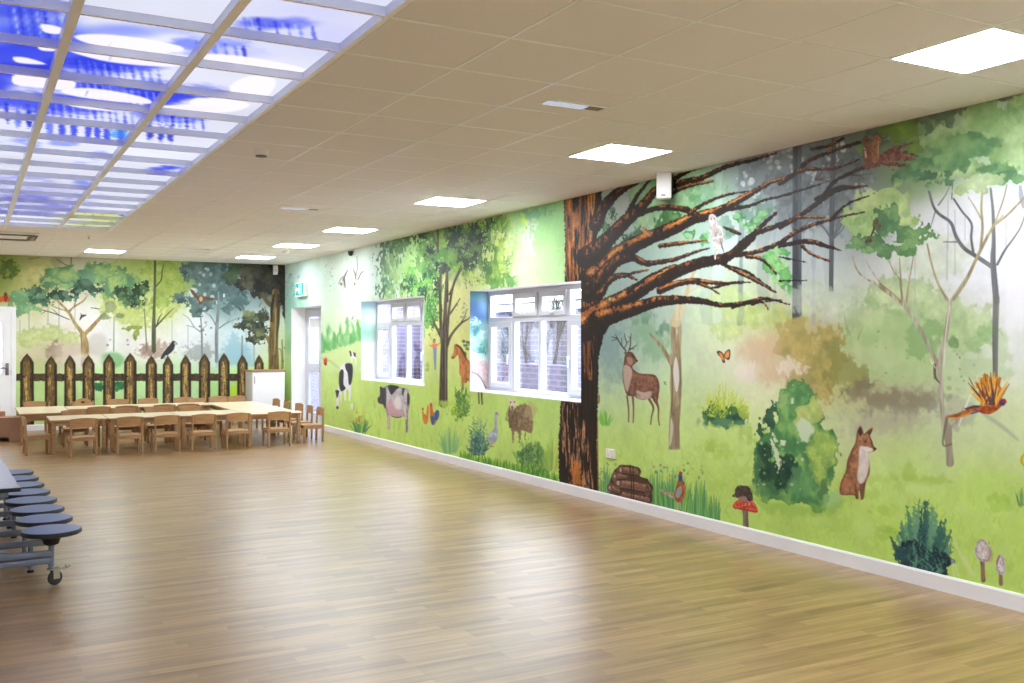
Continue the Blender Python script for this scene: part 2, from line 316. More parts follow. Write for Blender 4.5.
    for s_ in ("L 122 700 8.6, 125 480 7.4, 128 380 7, 130 300 4.5, 135 160 3.4, 142 0 2.4", "L 118 380 4, 108 250 3, 104 120 2.4, 92 40 1.4", "L 138 380 3.6, 150 230 2.6, 175 80 2, 215 -20 1.2", "L 140 400 3.4, 165 340 2.4, 215 280 2, 255 255 1, 290 210 .7",
               "L 110 350 2.6, 80 290 2, 62 240 1.2", "L 150 240 2, 185 190 1.5, 210 150 .8", "T 328 110 2.4, 330 240 1.6", "T 328 210 1.5, 305 150 1.2, 290 115 .8", "T 345 690 1, 345 400 2.2, 350 330 1.2", "T 384 520 2.2, 384 330 1.6", "L 212 285 1.2, 236 240 .8, 244 210 .5", "T 395 480 1.8, 440 380 1.4, 468 330 .8"):
        k, r = s_.split(' ', 1); S(pts(k, r, 3), Bk, col2=Bl, mix='v', amt=.9, soft=.8)
    S(pts('L', "132 700 1.6, 134 480 1.4, 136 330 1", 3), (150, 138, 118), alpha=.6); S(pts('L', "128 690 1.4, 126 400 1.2", 3), (50, 44, 38), alpha=.6)
    c.specks(455, 300, 468, 326, 26, [(110, 120, 96), (150, 170, 130), (220, 230, 190)], r=(.4, 1.3), seed=31); c.specks(462, 340, 470, 356, 14, [(40, 70, 52), (60, 90, 60)], r=(.8, 1.8), seed=32)
    c.bg(); c.ell([[444, 404, 7, 3]], (170, 206, 96), alpha=.9, soft=3, rough=2)
    c.begin('scarecrow', 'tiny scarecrow in a coral shirt and blue trousers')
    S(pts('L', "50 396 1, 76 400 2, 106 384 1", 3), (226, 138, 96)); Pn(pts('L', "64 388, 90 388, 88 412, 66 412"), (226, 130, 92)); Pn(pts('L', "68 410, 88 410, 84 524, 76 524"), (122, 146, 180)); c.ell([[434.3, 341, 1.3, 2.3]], (112, 72, 44)); c.ell([[434.4, 341.5, .7, 1.4]], (214, 170, 130))
    c.bg(); c.specks(423, 362, 429, 372, 14, [(120, 150, 90), (150, 180, 100)], r=(.5, 1.2), seed=33)
    c.begin('chestnut_horse', 'chestnut horse painted beside the near window')
    Pn(pts('L', "180 395, 190 390, 200 398, 228 440, 262 480, 300 480, 300 588, 262 588, 240 575, 232 600, 226 640, 218 600, 216 560, 206 540, 206 480, 200 445, 182 462, 168 468, 164 458, 178 428"), (176, 104, 56), smooth=3, col2=(206, 140, 84), mix='s')
    S(pts('L', "192 392 1.4, 214 410 2, 234 446 2, 244 470 1", 3), (84, 52, 36)); c.ell([[453, 357.5, .9, .9]], (60, 40, 34)); S(pts('L', "240 590 1.6, 246 570 1.6", 3), (120, 66, 36)); S(pts('L', "214 470 1.5, 222 520 1.5", 3), (214, 150, 96), alpha=.7)
    c.begin('horse_hooves', 'legs of the horse showing below the near window')
    S(pts('H', "334 120 1.4, 336 190 1.2", 3), (84, 60, 48)); S(pts('H', "350 130 1.6, 354 195 1.2", 3), (60, 46, 42))
    # shrubs at the wall foot (left part)
    c.begin('flowering_shrub', 'yellow green shrub painted behind the goose')
    c.leafy([[462, 404, 7, 12], [456, 412, 6, 6]], ((150, 196, 70), (100, 158, 70), (190, 220, 80)), amp=5, spots=12, seed=11, soft=1.5); c.leafy([[460, 402, 4, 9]], ((58, 104, 70), (70, 120, 70)), amp=5, alpha=.8)
    c.spray(462, 416, 20, 32, 30, [(180, 214, 90), (120, 170, 70), (80, 130, 80), (58, 104, 70)], dab=2.4, seed=12, alpha=.85)
    c.begin('blue_green_shrub', 'dark teal shrub painted left of the goose')
    c.tuft(450, 452, 26, 26, 60, [(120, 180, 140), (90, 160, 100), (150, 196, 150)], lw=1, seed=14, alpha=.45); c.ell([[479, 444, 7, 9]], (52, 96, 92), rough=4, soft=4, alpha=.8); c.spray(478, 455, 27, 42, 40, [(60, 110, 104), (50, 92, 92), (96, 150, 120), (44, 80, 90), (130, 176, 150)], dab=2.6, seed=13)
    c.begin('round_shrub', 'round green shrub painted under the sheep')
    c.ell([[532, 456, 14, 13], [546, 462, 9, 10]], (110, 164, 76), rough=6, soft=3, col2=(60, 112, 70), mix='s'); c.ell([[530, 458, 9, 8]], (48, 92, 66), rough=5, soft=4, alpha=.8)
    c.spray(534, 468, 36, 32, 50, [(96, 150, 80), (150, 196, 76), (200, 206, 90), (70, 126, 84), (176, 206, 120)], dab=1.9, seed=15, spread=.8, alpha=.75); c.tuft(552, 470, 22, 34, 40, [(210, 206, 90), (170, 200, 90), (140, 186, 90)], lw=1, seed=16, alpha=.7)
    c.begin('grass_edge', 'bright green grass blades along the skirting')
    rnd = random.Random(5)
    for i in range(330):
        x = rnd.uniform(460, 557); y = 429 + (x - 322) * .2225 + 3
        S([[x, y, 1.5], [x + rnd.uniform(-2, 2), y - rnd.uniform(6, 13), .5]], rnd.choice([(84, 150, 48), (104, 170, 56), (60, 122, 44), (140, 190, 70)]), smooth=0, alpha=.9)
    # goose and sheep
    c.begin('grey_goose', 'grey goose painted standing in the grass')
    Pn(pts('H', "428 242, 438 238, 448 250, 440 262, 438 300, 444 340, 440 390, 424 418, 400 420, 384 390, 392 360, 414 345, 424 320, 424 280"), (186, 196, 208), smooth=3, col2=(150, 162, 178), mix='s'); Pn(pts('H', "440 246, 452 252, 440 258"), (214, 124, 60)); S(pts('H', "404 420 1, 408 436 .8, 420 434 .8", 3), (206, 130, 70)); S(pts('H', "392 380 1, 412 360 1, 436 370 .8", 3), (206, 212, 222)); c.ell([[496.4, 413.4, .5, .5]], (30, 30, 30))
    c.begin('brown_sheep', 'woolly brown sheep painted standing in the grass')
    Pn(pts('H', "506 200, 520 225, 546 210, 590 192, 626 210, 640 260, 642 330, 630 360, 606 352, 604 392, 598 392, 594 350, 576 352, 572 412, 564 412, 560 360, 538 350, 532 408, 526 408, 524 350, 508 320, 502 260"), (152, 132, 98), smooth=3, col2=(112, 92, 70), mix='t', rough=1.2, n='t')
    c.ell([[531, 412, 6, 8]], (190, 168, 126), alpha=.55, soft=5, rough=3); c.ell([[513, 419, 5, 10]], (112, 92, 70), alpha=.6, soft=3, rough=3, col2=(84, 68, 54), mix='t')
    Pn(pts('H', "490 156, 504 160, 516 172, 534 170, 544 158, 552 162, 542 182, 538 210, 530 232, 520 232, 512 210, 508 182"), (226, 206, 190), smooth=2); Pn(pts('H', "518 205, 532 205, 530 232, 520 232"), (120, 96, 90)); c.ell([[510.6, 402.4, .7, .7], [514.4, 402, .7, .7]], (50, 38, 36))
    c.begin('tall_grass', 'yellow flowered grass beside the oak foot'); c.tuft(551, 468, 14, 30, 40, [(206, 214, 100), (150, 196, 90), (110, 170, 90)], lw=1, seed=18, alpha=.7)
    # ------------------------------------------------ woodland behind the oak
    c.bg()
    c.ell([[622, 212, 8, 14]], (186, 196, 192), alpha=.5, soft=8); c.ell([[612, 350, 10, 28], [622, 372, 12, 10]], (110, 140, 148), alpha=.45, soft=14, rough=5); c.ell([[655, 345, 14, 14], [645, 330, 12, 14]], (110, 160, 110), alpha=.45, soft=14, rough=5); c.ell([[664, 328, 6, 7]], (64, 110, 84), alpha=.5, soft=6, rough=4)
    c.leafy([[650, 205, 22, 26], [688, 206, 30, 14], [700, 190, 22, 10]], ((160, 200, 146), (126, 172, 124), (104, 156, 110)), amp=6, spots=8, seed=41, alpha=.75, soft=5)
    for i, (x0, x1, co, al) in enumerate(((738, 744, (120, 134, 142), .7), (773, 776, (150, 166, 172), .6), (756, 770, (130, 140, 144), .35), (700, 712, (150, 176, 172), .3), (715, 722, (190, 214, 214), .4), (812, 815, (150, 160, 176), .5), (824, 828, (170, 180, 190), .5))):
        Pn([[x0, 165], [x1, 165], [x1, 325], [x0, 325]], co, alpha=al, soft=1.6, rough=2, n='m')
    c.ell([[770, 175, 26, 22], [812, 170, 28, 26], [846, 172, 24, 26], [800, 205, 26, 26], [838, 208, 18, 22]], (112, 120, 124), alpha=.6, soft=9, rough=9, col2=(70, 76, 82), mix='s')
    c.leafy([[748, 215, 14, 8], [722, 228, 12, 10], [766, 205, 10, 8]], ((120, 150, 136), (92, 128, 108), (80, 130, 96)), amp=6, spots=8, seed=42, alpha=.6, soft=2)
    for i, (x, y) in enumerate([(772, 160), (744, 178), (800, 165), (830, 160), (790, 150), (816, 176), (842, 150), (760, 195)]):
        c.specks(x - 9, y - 8, x + 9, y + 8, 9, [(200, 208, 208), (176, 186, 188), (216, 220, 222)], r=(.8, 3), seed=50 + i, alpha=.75)
    c.begin('tree_leaves', 'mid green leaf sprays behind the oak branches')
    c.leafy([[672, 216, 9, 7], [664, 226, 7, 6]], ((70, 116, 66), (96, 150, 88), (58, 104, 60)), amp=5, spots=8, seed=43)
    c.leafy([[606, 226, 5, 8], [616, 236, 7, 9], [612, 214, 4, 6]], ((76, 112, 84), (56, 92, 70), (96, 140, 100)), amp=5, spots=10, seed=44, hole=('s', -.4, 4))
    c.leafy([[626, 242, 8, 7], [638, 234, 5, 5]], ((70, 112, 78), (52, 90, 64)), amp=5, spots=6, seed=45, hole=('s', -.4, 4))
    c.leafy([[690, 234, 6, 6], [704, 240, 5, 6], [752, 226, 9, 7], [760, 216, 6, 5], [740, 218, 6, 4]], ((96, 160, 96), (70, 130, 84), (130, 186, 120)), amp=4, spots=10, seed=46, hole=('s', -.5, 4))
    c.leafy([[774, 264, 10, 9], [784, 276, 8, 10], [770, 254, 6, 6], [790, 290, 4, 6], [783, 252, 5, 5]], ((120, 190, 110), (92, 166, 96), (150, 206, 130)), amp=4, spots=16, seed=47)
    c.leafy([[730, 300, 18, 14], [745, 312, 22, 14], [728, 330, 14, 10]], ((196, 216, 120), (180, 206, 130)), amp=5, alpha=.5, soft=6)
    c.bg(); c.leafy([[640, 315, 12, 8]], ((96, 140, 110), (120, 160, 130)), amp=4, alpha=.5, soft=5)
    c.leafy([[770, 318, 26, 12], [800, 312, 14, 8]], ((204, 222, 140), (176, 200, 110)), amp=6, alpha=.6, soft=6)
    c.begin('dark_tree', 'dark grey trunk painted behind the oak branches')
    S([[797.5, 120, 9], [797, 200, 9], [797, 321, 9.5]], (60, 66, 72), smooth=0, col2=(84, 92, 98), mix='vv')
    c.begin('dark_tree', 'thinner dark grey trunk right of the first')
    S([[835, 120, 5], [832, 200, 5], [831, 294, 4.5]], (74, 80, 86), smooth=0, col2=(98, 104, 110), mix='vv'); c.twigs([(832, 240), (833, 220), (832, 255)], 7, 40, (92, 98, 104), w=2, seed=4, fan=.9)
    c.twigs([(797, 200), (797, 230), (833, 200)], 9, 42, (90, 96, 100), w=1.8, seed=14, fan=1)
    c.bg()
    # ------------------------------------------------ right woodland
    c.leafy([[930, 255, 40, 26], [900, 300, 50, 22]], ((206, 220, 190), (190, 208, 170)), amp=5, alpha=.5, soft=9)
    c.leafy([[905, 300, 40, 24], [940, 322, 50, 24], [870, 325, 30, 22], [968, 330, 26, 24]], ((190, 208, 156), (166, 192, 134), (150, 184, 124)), amp=7, spots=8, seed=61, alpha=.75, soft=5)
    c.leafy([[812, 300, 26, 16], [836, 308, 24, 14]], ((206, 216, 200), (196, 210, 186)), amp=6, alpha=.6, soft=5)
    c.leafy([[798, 345, 22, 20], [828, 352, 16, 26], [812, 378, 26, 24]], ((184, 164, 92), (158, 146, 82), (196, 178, 112)), amp=6, spots=5, seed=62, alpha=.75, soft=6)
    c.ell([[760, 352, 18, 16], [776, 372, 22, 12]], (216, 176, 140), alpha=.5, soft=14, rough=6); c.ell([[745, 372, 12, 10], [790, 366, 14, 8]], (236, 226, 214), alpha=.7, soft=6, rough=6)
    c.ell([[850, 372, 26, 18], [838, 352, 14, 14]], (124, 128, 66), alpha=.55, soft=12, rough=8); c.ell([[888, 398, 32, 12], [914, 402, 26, 12], [862, 392, 16, 10]], (120, 104, 92), alpha=.55, soft=14, rough=9, n='s')
    c.ell([[905, 420, 40, 10], [870, 425, 30, 8]], (176, 172, 162), alpha=.4, soft=14, rough=9)
    c.ell([[797, 322, 9, 5], [790, 326, 14, 5]], (178, 164, 100), alpha=.95, soft=3, rough=3); c.ell([[831, 296, 6, 4]], (196, 208, 190), alpha=.9, soft=3, rough=2)
    c.begin('pale_bush', 'pale green feathery bush in the mist')
    Pn([[842, 350], [850, 335], [862, 320], [880, 312], [905, 318], [930, 330], [938, 350], [930, 374], [916, 386], [908, 382], [900, 392], [896, 384], [886, 390], [880, 378], [872, 380], [866, 366], [858, 366], [852, 356]], (188, 210, 158), rough=5, n='s', soft=2.5, col2=(170, 196, 136), mix='m', alpha=.85)
    c.ell([[922, 342, 14, 16], [930, 330, 10, 10]], (134, 172, 112), alpha=.7, soft=6, rough=6); c.ell([[953, 342, 6, 7]], (112, 148, 96), alpha=.8, soft=2, rough=3); c.specks(930, 340, 975, 400, 20, [(136, 168, 112), (110, 146, 92)], r=(1, 3), seed=63, alpha=.7); c.specks(866, 330, 930, 380, 14, [(130, 164, 104)], r=(.6, 1.8), seed=64)
    c.bg()
    c.ell([[985, 370, 24, 12], [1000, 350, 10, 16]], (176, 200, 150), alpha=.5, soft=8, rough=7); c.ell([[955, 410, 20, 14]], (160, 160, 150), alpha=.35, soft=12, rough=8)
    S([[985, 415, 3], [1000, 425, 4], [1018, 440, 2]], (150, 156, 140), alpha=.5, soft=3)
    c.twigs([(850, 335), (858, 340), (846, 330)], 9, 20, (150, 158, 120), w=.8, seed=65, fan=.7, alpha=.6)
    Pn([[1005, 255], [1040, 250], [1040, 330], [1004, 330]], (232, 232, 238), alpha=.6, soft=8)
    for x, t, b, w in ((915, 215, 330, 1), (948, 200, 250, 1.2), (955, 210, 275, 1.2), (947, 240, 280, 1.5), (1006, 220, 250, 1), (965, 215, 240, 1)): S([[x, t, w], [x, b, w]], (176, 180, 190), smooth=0, alpha=.7)
    # trunks right
    c.begin('slim_tree', 'dark grey branching tree near the end of the wall')
    G1, G2 = (92, 94, 100), (122, 124, 130)
    for s_ in ("V 540 140 2.2, 552 260 3, 555 400 4, 552 500 5.6, 568 690 6.4", "V 545 520 4.6, 470 470 4.2, 410 430 3.8, 370 370 3.4, 345 305 3.2, 290 265 3, 260 225 2.6, 240 155 2.6", "V 455 450 2.6, 445 380 2.4, 446 310 2.2, 400 250 2, 360 190 2", "V 572 510 2.4, 610 440 2, 650 385 1.6, 690 320 1.4, 720 220 1",
               "V 375 400 1.5, 310 400 .8", "V 285 220 1.4, 320 170 1, 350 105 .6", "V 270 250 1.2, 250 320 .6", "V 350 190 1.2, 355 100 .8"):
        S(pts('V', s_[2:], 3), G1, col2=G2, mix='vv', soft=.8)
    S(pts('D', "738 60 6.4, 735 190 6, 735 330 5", 3), (98, 98, 100), col2=(120, 122, 112), mix='vv', alpha=.9)
    S(pts('V', "685 130 3, 690 180 5, 700 230 3", 3), (150, 152, 166), alpha=.8)
    c.begin('young_tree', 'pale branching young tree beside the flying bird')
    B1, B2 = (150, 140, 120), (196, 190, 178)
    for s_ in ("D 580 625 8, 576 560 7, 570 510 10, 556 460 5, 550 380 5.5, 545 300 5.6, 556 230 5.2, 572 150 5, 580 80 4", "D 545 300 4.2, 525 260 4.2, 490 190 4, 455 130 3.8, 425 90 3.4, 380 50 3, 310 0 2", "D 425 90 3, 415 40 2.4, 410 0 1.8", "D 575 80 3, 545 20 2, 530 -20 1.4",
               "D 578 80 3.4, 620 20 3, 660 -50 2.6, 720 -170 2.4, 760 -220 2", "D 430 80 2, 438 20 1.6, 440 -20 1", "D 590 500 3.4, 610 470 2.6, 630 430 1.6", "V 490 440 2.6, 500 340 2.6, 495 230 2.2, 500 145 2", "V 495 290 1.5, 460 225 1.2, 430 180 .8", "V 555 320 2.4, 620 270 2.2, 703 185 2", "V 560 310 1.6, 600 200 1.4, 620 120 1", "V 360 680 2.4, 420 590 3, 490 440 3, 555 320 2.6",
               "V 330 680 2.4, 290 620 2.2, 255 520 2, 230 410 1.6", "V 108 690 2, 100 560 1.7, 95 480 1", "V 130 690 1.6, 145 580 1.3, 165 460 .8", "V 95 580 1.2, 60 530 1, 35 465 .6", "V 0 605 1.8, 60 650 2, 100 690 2", "Q 275 520 1, 300 580 1.6, 370 630 1.8, 440 680 2", "Q 320 510 1, 340 560 1.4, 395 640 1.6"):
        k, r = s_.split(' ', 1); S(pts(k, r, 3), (140, 128, 98) if k != 'D' else B1, col2=(176, 166, 120) if k == 'V' else B2, mix='v', soft=.8, alpha=.92)
    S(pts('D', "570 470 3, 556 560 2, 585 560 2", 3), (112, 102, 88), alpha=.7); S(pts('D', "528 290 3, 530 330 2.5, 545 352 1", 3), (96, 88, 70), alpha=.9)
    S(pts('D', "560 290 1.2, 566 180 1.2, 580 90 1", 3), (226, 222, 216), alpha=.7); S(pts('D', "512 270 1, 530 300 1", 3), (230, 226, 220), alpha=.8); S(pts('D', "655 385 1, 635 430 2, 610 500 1", 3), (232, 230, 228), alpha=.8)
    # crowns right top
    c.begin('leafy_crown', 'dark olive leaves in the top corner by the squirrel')
    c.leafy([[900, 150, 26, 14], [885, 130, 20, 10], [870, 150, 10, 14], [925, 120, 22, 8], [1000, 95, 26, 6], [955, 110, 20, 8]], ((110, 128, 98), (84, 100, 84), (120, 150, 78), (70, 84, 74)), amp=6, spots=14, seed=71, soft=2)
    c.leafy([[902, 130, 22, 11], [916, 148, 12, 8]], ((118, 150, 66), (104, 136, 66)), amp=4, alpha=.85)
    c.begin('leafy_crown', 'large pale green crown at the right end')
    c.leafy([[948, 140, 26, 18], [985, 122, 26, 22], [1010, 150, 24, 26], [1020, 110, 12, 16], [960, 165, 30, 14]], ((172, 198, 146), (134, 168, 112), (156, 188, 128)), amp=6, spots=9, seed=72, soft=2)
    c.leafy([[946, 160, 28, 13], [972, 148, 24, 14], [915, 168, 14, 10], [1000, 170, 18, 8]], ((104, 146, 100), (130, 168, 114), (92, 134, 92)), amp=6, spots=16, seed=73, soft=4)
    c.leafy([[925, 175, 18, 7], [940, 182, 14, 4], [905, 172, 10, 8], [896, 180, 6, 5], [1008, 178, 12, 5]], ((98, 138, 100), (76, 112, 84), (116, 156, 108)), amp=5, spots=14, seed=74)
    c.leafy([[972, 186, 14, 6], [985, 180, 14, 6], [962, 192, 7, 4]], ((176, 202, 150), (196, 216, 172)), amp=4, seed=75)
    c.leafy([[941, 116, 14, 7], [930, 128, 8, 7], [950, 122, 7, 6]], ((92, 116, 96), (112, 136, 108)), amp=5, spots=6, seed=78)
    c.begin('leafy_crown', 'pale green crown with the dragonfly')
    c.leafy([[868, 205, 18, 18], [890, 205, 20, 18], [870, 225, 20, 18], [905, 225, 14, 14], [850, 220, 10, 12]], ((186, 206, 142), (158, 190, 122), (146, 184, 116)), amp=6, spots=8, seed=76, soft=1.5)
    c.leafy([[888, 220, 14, 16], [868, 244, 16, 8], [855, 246, 9, 6], [906, 236, 18, 8], [920, 232, 12, 7], [902, 250, 12, 6], [884, 250, 8, 6], [930, 236, 8, 5]], ((112, 154, 98), (84, 126, 84), (128, 168, 108), (92, 138, 90)), amp=5, spots=22, seed=77)
    c.bg(); c.specks(852, 168, 880, 196, 24, [(130, 140, 140), (90, 100, 96), (190, 200, 200)], r=(.6, 2), seed=79)
    c.begin('dragonfly', 'spotted dragonfly painted on the pale crown')
    S(pts('Q', "330 470 1.2, 350 430 1.8, 362 395 1.6, 368 370 1", 3), (54, 48, 40)); Pn(pts('Q', "320 465, 332 440, 352 440, 350 460, 332 474"), (112, 104, 70), tex=.5); Pn(pts('Q', "352 400, 362 368, 374 380, 366 410"), (86, 78, 54), tex=.5); Pn(pts('Q', "364 412, 384 390, 390 402, 372 420"), (92, 84, 58), tex=.5); S(pts('Q', "352 425 1, 376 440 .7", 3), (60, 54, 44))
    # ------------------------------------------------ pale trunk, stag
    c.begin('pale_trunk', 'pale bare tree trunk painted beside the stag')
    Pn(pts('M', "372 0, 425 0, 428 60, 424 160, 430 330, 424 450, 416 560, 420 680, 360 680, 364 540, 372 420, 366 330, 372 250, 360 225, 350 205, 320 150, 290 115, 255 70, 258 64, 300 100, 335 140, 364 185, 376 170, 370 90"), (176, 160, 128), col2=(142, 124, 92), mix='v', amt=1.2, soft=.9)
    Pn(pts('M', "398 190, 412 250, 416 320, 402 380, 390 330, 384 260"), (226, 222, 214), smooth=3, alpha=.9); Pn(pts('M', "372 510, 384 560, 376 640, 364 660, 368 560"), (222, 216, 208), smooth=2, alpha=.8); Pn(pts('M', "374 480, 420 440, 414 560, 418 670, 392 670, 386 540"), (132, 114, 88), alpha=.6, soft=2); Pn(pts('M', "396 10, 404 90, 396 130, 408 60"), (228, 222, 206), alpha=.8); S(pts('M', "374 240 1.4, 380 360 1.4, 376 480 1.4, 390 500 1", 3), (110, 92, 66), alpha=.7); S(pts('M', "420 200 1, 422 340 1", 3), (112, 96, 70), alpha=.6)
    S(pts('A', "395 690 11, 408 650 8, 430 600 4.5, 450 540 3, 480 480 1.6", 3), (196, 178, 134), col2=(214, 200, 160), mix='v', alpha=.9); S(pts('A', "412 640 3, 440 590 2, 500 560 1", 3), (206, 190, 140), alpha=.7)
    c.begin('red_stag', 'red stag with antlers painted standing, looking right')
    F1, F2 = (150, 102, 82), (112, 74, 60)
    for s_ in ("M 142 400 1.8, 150 470 1.4, 150 535 1.1", "M 172 400 2.2, 176 470 1.5, 174 538 1.1", "M 258 415 2.6, 280 460 2, 270 510 1.3, 266 548 1.1", "M 286 410 4, 306 460 2, 306 510 1.3, 312 552 1.1"): S(pts('M', s_[2:], 3), (120, 88, 76))
    Pn(pts('M', "132 178, 150 165, 172 172, 186 195, 196 212, 184 230, 172 240, 176 258, 210 280, 270 284, 296 296, 312 335, 310 380, 300 440, 284 430, 268 408, 230 420, 196 412, 180 400, 160 400, 140 392, 126 350, 118 290, 124 235"), F1, smooth=3, col2=F2, mix='t', amt=.9, tex=.08, texn='f', edge=.2)
    Pn(pts('M', "126 240, 150 240, 170 270, 158 330, 144 376, 130 350, 122 290"), (196, 176, 160), smooth=3, alpha=.85); Pn(pts('M', "190 370, 230 380, 270 374, 262 408, 224 418, 194 406"), (206, 188, 172), smooth=3, alpha=.8, soft=1.5); Pn(pts('M', "140 196, 168 200, 172 232, 150 234"), (168, 130, 104), smooth=2); Pn(pts('M', "160 176, 176 182, 188 198, 180 204, 164 192"), (92, 66, 58), smooth=2, alpha=.8)
    c.ell([[637, 361, .9, .9]], (36, 28, 28)); c.ell([[632.6, 356, .7, .7]], (36, 28, 28)); S(pts('M', "190 285 1.2, 240 300 3, 290 310 2", 3), (160, 112, 90), alpha=.5, soft=3); S(pts('M', "210 400 1, 185 380 2.5, 182 330 2", 3), (96, 64, 54), alpha=.5, soft=2)
    for s_ in ("136 162 1.2, 110 130 1.2, 90 98 1, 60 88 .5", "94 100 1, 80 76 .5", "90 98 .8, 62 110 .4", "114 134 .8, 112 95 .5", "128 150 .8, 140 120 .8, 132 96 .8, 128 70 .4", "152 160 1.2, 160 130 1, 160 100 .9, 164 70 .4", "150 160 .8, 166 150 1, 184 138 .8, 194 130 .4", "140 120 .7, 154 110 .6", "160 150 .9, 182 152 .4", "160 100 .6, 150 84 .4", "134 168 1.4, 126 178 .6"): S(pts('M', s_, 3), (66, 56, 52), smooth=3)
    # butterfly
    c.begin('orange_butterfly', 'orange and black butterfly painted above the yellow bush')
    Pn(pts('U', "122 8, 136 4, 152 18, 154 32, 160 56, 148 56, 142 36, 130 24"), (50, 36, 34), smooth=2); Pn(pts('U', "154 30, 160 10, 180 -4, 184 20, 178 44, 166 42"), (54, 40, 36), smooth=2); Pn(pts('U', "130 12, 148 18, 154 46, 146 46"), (226, 140, 66), smooth=2); Pn(pts('U', "158 28, 164 12, 178 4, 178 30, 166 38"), (232, 150, 76), smooth=2)
    c.bg(); c.specks(664, 382, 666, 385, 2, [(90, 110, 100)], seed=1)
    # small fern tufts
    c.begin('fern_tuft', 'small green tuft painted beside the oak trunk'); c.tuft(605, 424, 16, 16, 26, [(130, 196, 84), (110, 180, 70), (150, 206, 100)], lw=1.6, seed=81)
    c.begin('yellow_bush', 'yellow green bush with dark centre right of the pale trunk')
    c.tuft(724, 424, 52, 42, 40, [(204, 220, 90), (188, 208, 74), (210, 226, 120)], lw=2.6, seed=82, alpha=.75, spread=.6); c.spray(724, 422, 52, 44, 34, [(200, 216, 80), (184, 206, 70), (206, 222, 110)], dab=3.4, seed=82, alpha=.9, spread=.6); c.leafy([[712, 416, 8, 9], [724, 416, 11, 9], [736, 418, 9, 7]], ((52, 96, 72), (40, 78, 66), (80, 130, 70)), amp=6, spots=12, seed=83, soft=1.6); c.leafy([[724, 423, 22, 4]], ((110, 160, 126), (90, 150, 100)), amp=3, alpha=.7, soft=3); c.spray(720, 418, 34, 30, 18, [(166, 196, 60), (60, 106, 70), (190, 210, 80), (110, 150, 60)], dab=3, seed=84); c.leafy([[744, 412, 6, 6]], ((190, 214, 90), (170, 200, 80)), amp=4, alpha=.8)
    # grass clumps near the logs
    c.begin('meadow_grass', 'blue green grass between the oak foot and the log pile')
    c.tuft(606, 500, 16, 36, 60, [(90, 160, 112), (126, 190, 100), (70, 140, 110), (150, 200, 90), (60, 124, 84)], lw=1, seed=85, alpha=.8, spread=.8); c.specks(598, 462, 618, 480, 22, [(70, 130, 116), (120, 180, 100), (206, 214, 110)], r=(.6, 1.5), seed=92)
    c.begin('meadow_grass', 'tall blue green grass and yellow flowers around the standing pheasant')
    for x, y, w, h, n, sd in ((656, 504, 30, 40, 90, 86), (676, 508, 34, 44, 110, 87), (700, 514, 26, 38, 80, 88), (714, 516, 14, 26, 34, 89), (640, 500, 24, 20, 30, 90)):
        c.tuft(x, y + 4, w, h, n, [(90, 160, 112), (126, 190, 100), (70, 140, 110), (150, 200, 90), (60, 124, 84), (110, 176, 76)], lw=1.25, seed=sd, alpha=.8, spread=.8)
    c.specks(650, 462, 704, 480, 50, [(60, 124, 130), (206, 212, 90), (80, 150, 110), (226, 216, 100)], r=(.5, 1.4), seed=91)
    # ------------------------------------------------ oak
    c.begin('oak_tree', 'huge dark oak with spreading branches painted up to the ceiling')
    def limb(P, lit=1, seed=0):
        P = np.asarray(P, float); S(P, D1, col2=D2, mix='f', amt=.8, rough=.7, n='t', soft=.8)
        Q = P.copy(); m = P[:, 2]; Q[:, 1] -= m * .22; Q[:, 2] = m * .5
        if lit: S(Q, (84, 48, 28), col2=(36, 22, 16), mix='f', amt=1.1, alpha=.7, soft=2, rough=.8, n='f', grain=('s', -.5, 2))
        Q = P.copy(); Q[:, 1] -= m * .3; Q[:, 2] = (m * .34).clip(.6)
        if lit: S(Q, OR, col2=(128, 68, 30), mix='f', amt=1.2, alpha=.95, soft=1.5, rough=.8, n='f', grain=('s', .05 - .45 * (lit - 1), 2.2))
        if lit > 1: Q[:, 2] *= .5; S(Q, OR2, alpha=.85, soft=1, grain=('m', -.3, 2.0), col2=OR, mix='f')
    Pn([[563, 170], [564, 200], [565, 236], [565, 300], [561, 400], [558.5, 446], [559, 505], [599, 505], [597, 440], [598.3, 388], [598.5, 358], [604, 335], [613, 320], [624, 312], [640, 296], [602, 306], [600, 292], [606, 276], [604, 262], [600, 244], [597, 238], [600, 216], [602, 200], [600, 165]], D1, rough=.8, n='t', col2=D2, mix='v', amt=1.1)
    def bark(P, al=1): Pn(P, (128, 70, 32), alpha=al, grain=('v', -.32, 2.6), col2=(206, 132, 62), mix='vv', amt=1.3, soft=2, tex=.25, texn='f')
    bark([[564, 170], [598, 165], [594, 215], [590, 260], [584, 300], [566, 300], [566, 236]]); bark([[566, 200], [580, 196], [582, 290], [567, 296]], .8); bark([[582, 255], [597, 250], [596, 300], [592, 380], [584, 380]], .75)
    Pn([[562, 395], [580, 392], [588, 440], [594, 490], [562, 486], [561, 440]], (150, 104, 74), grain=('v', .05, 3), col2=(200, 150, 110), mix='t', soft=2); Pn([[572, 462], [580, 462], [582, 486], [572, 484]], (206, 124, 52), alpha=.8, rough=3, n='t', soft=2); S([[597.5, 420, 1], [598, 490, 1.4]], (150, 84, 50), alpha=.8); S([[578, 395, 2], [580, 440, 2.5], [588, 486, 2]], (30, 20, 16), alpha=.8, soft=2, rough=1)
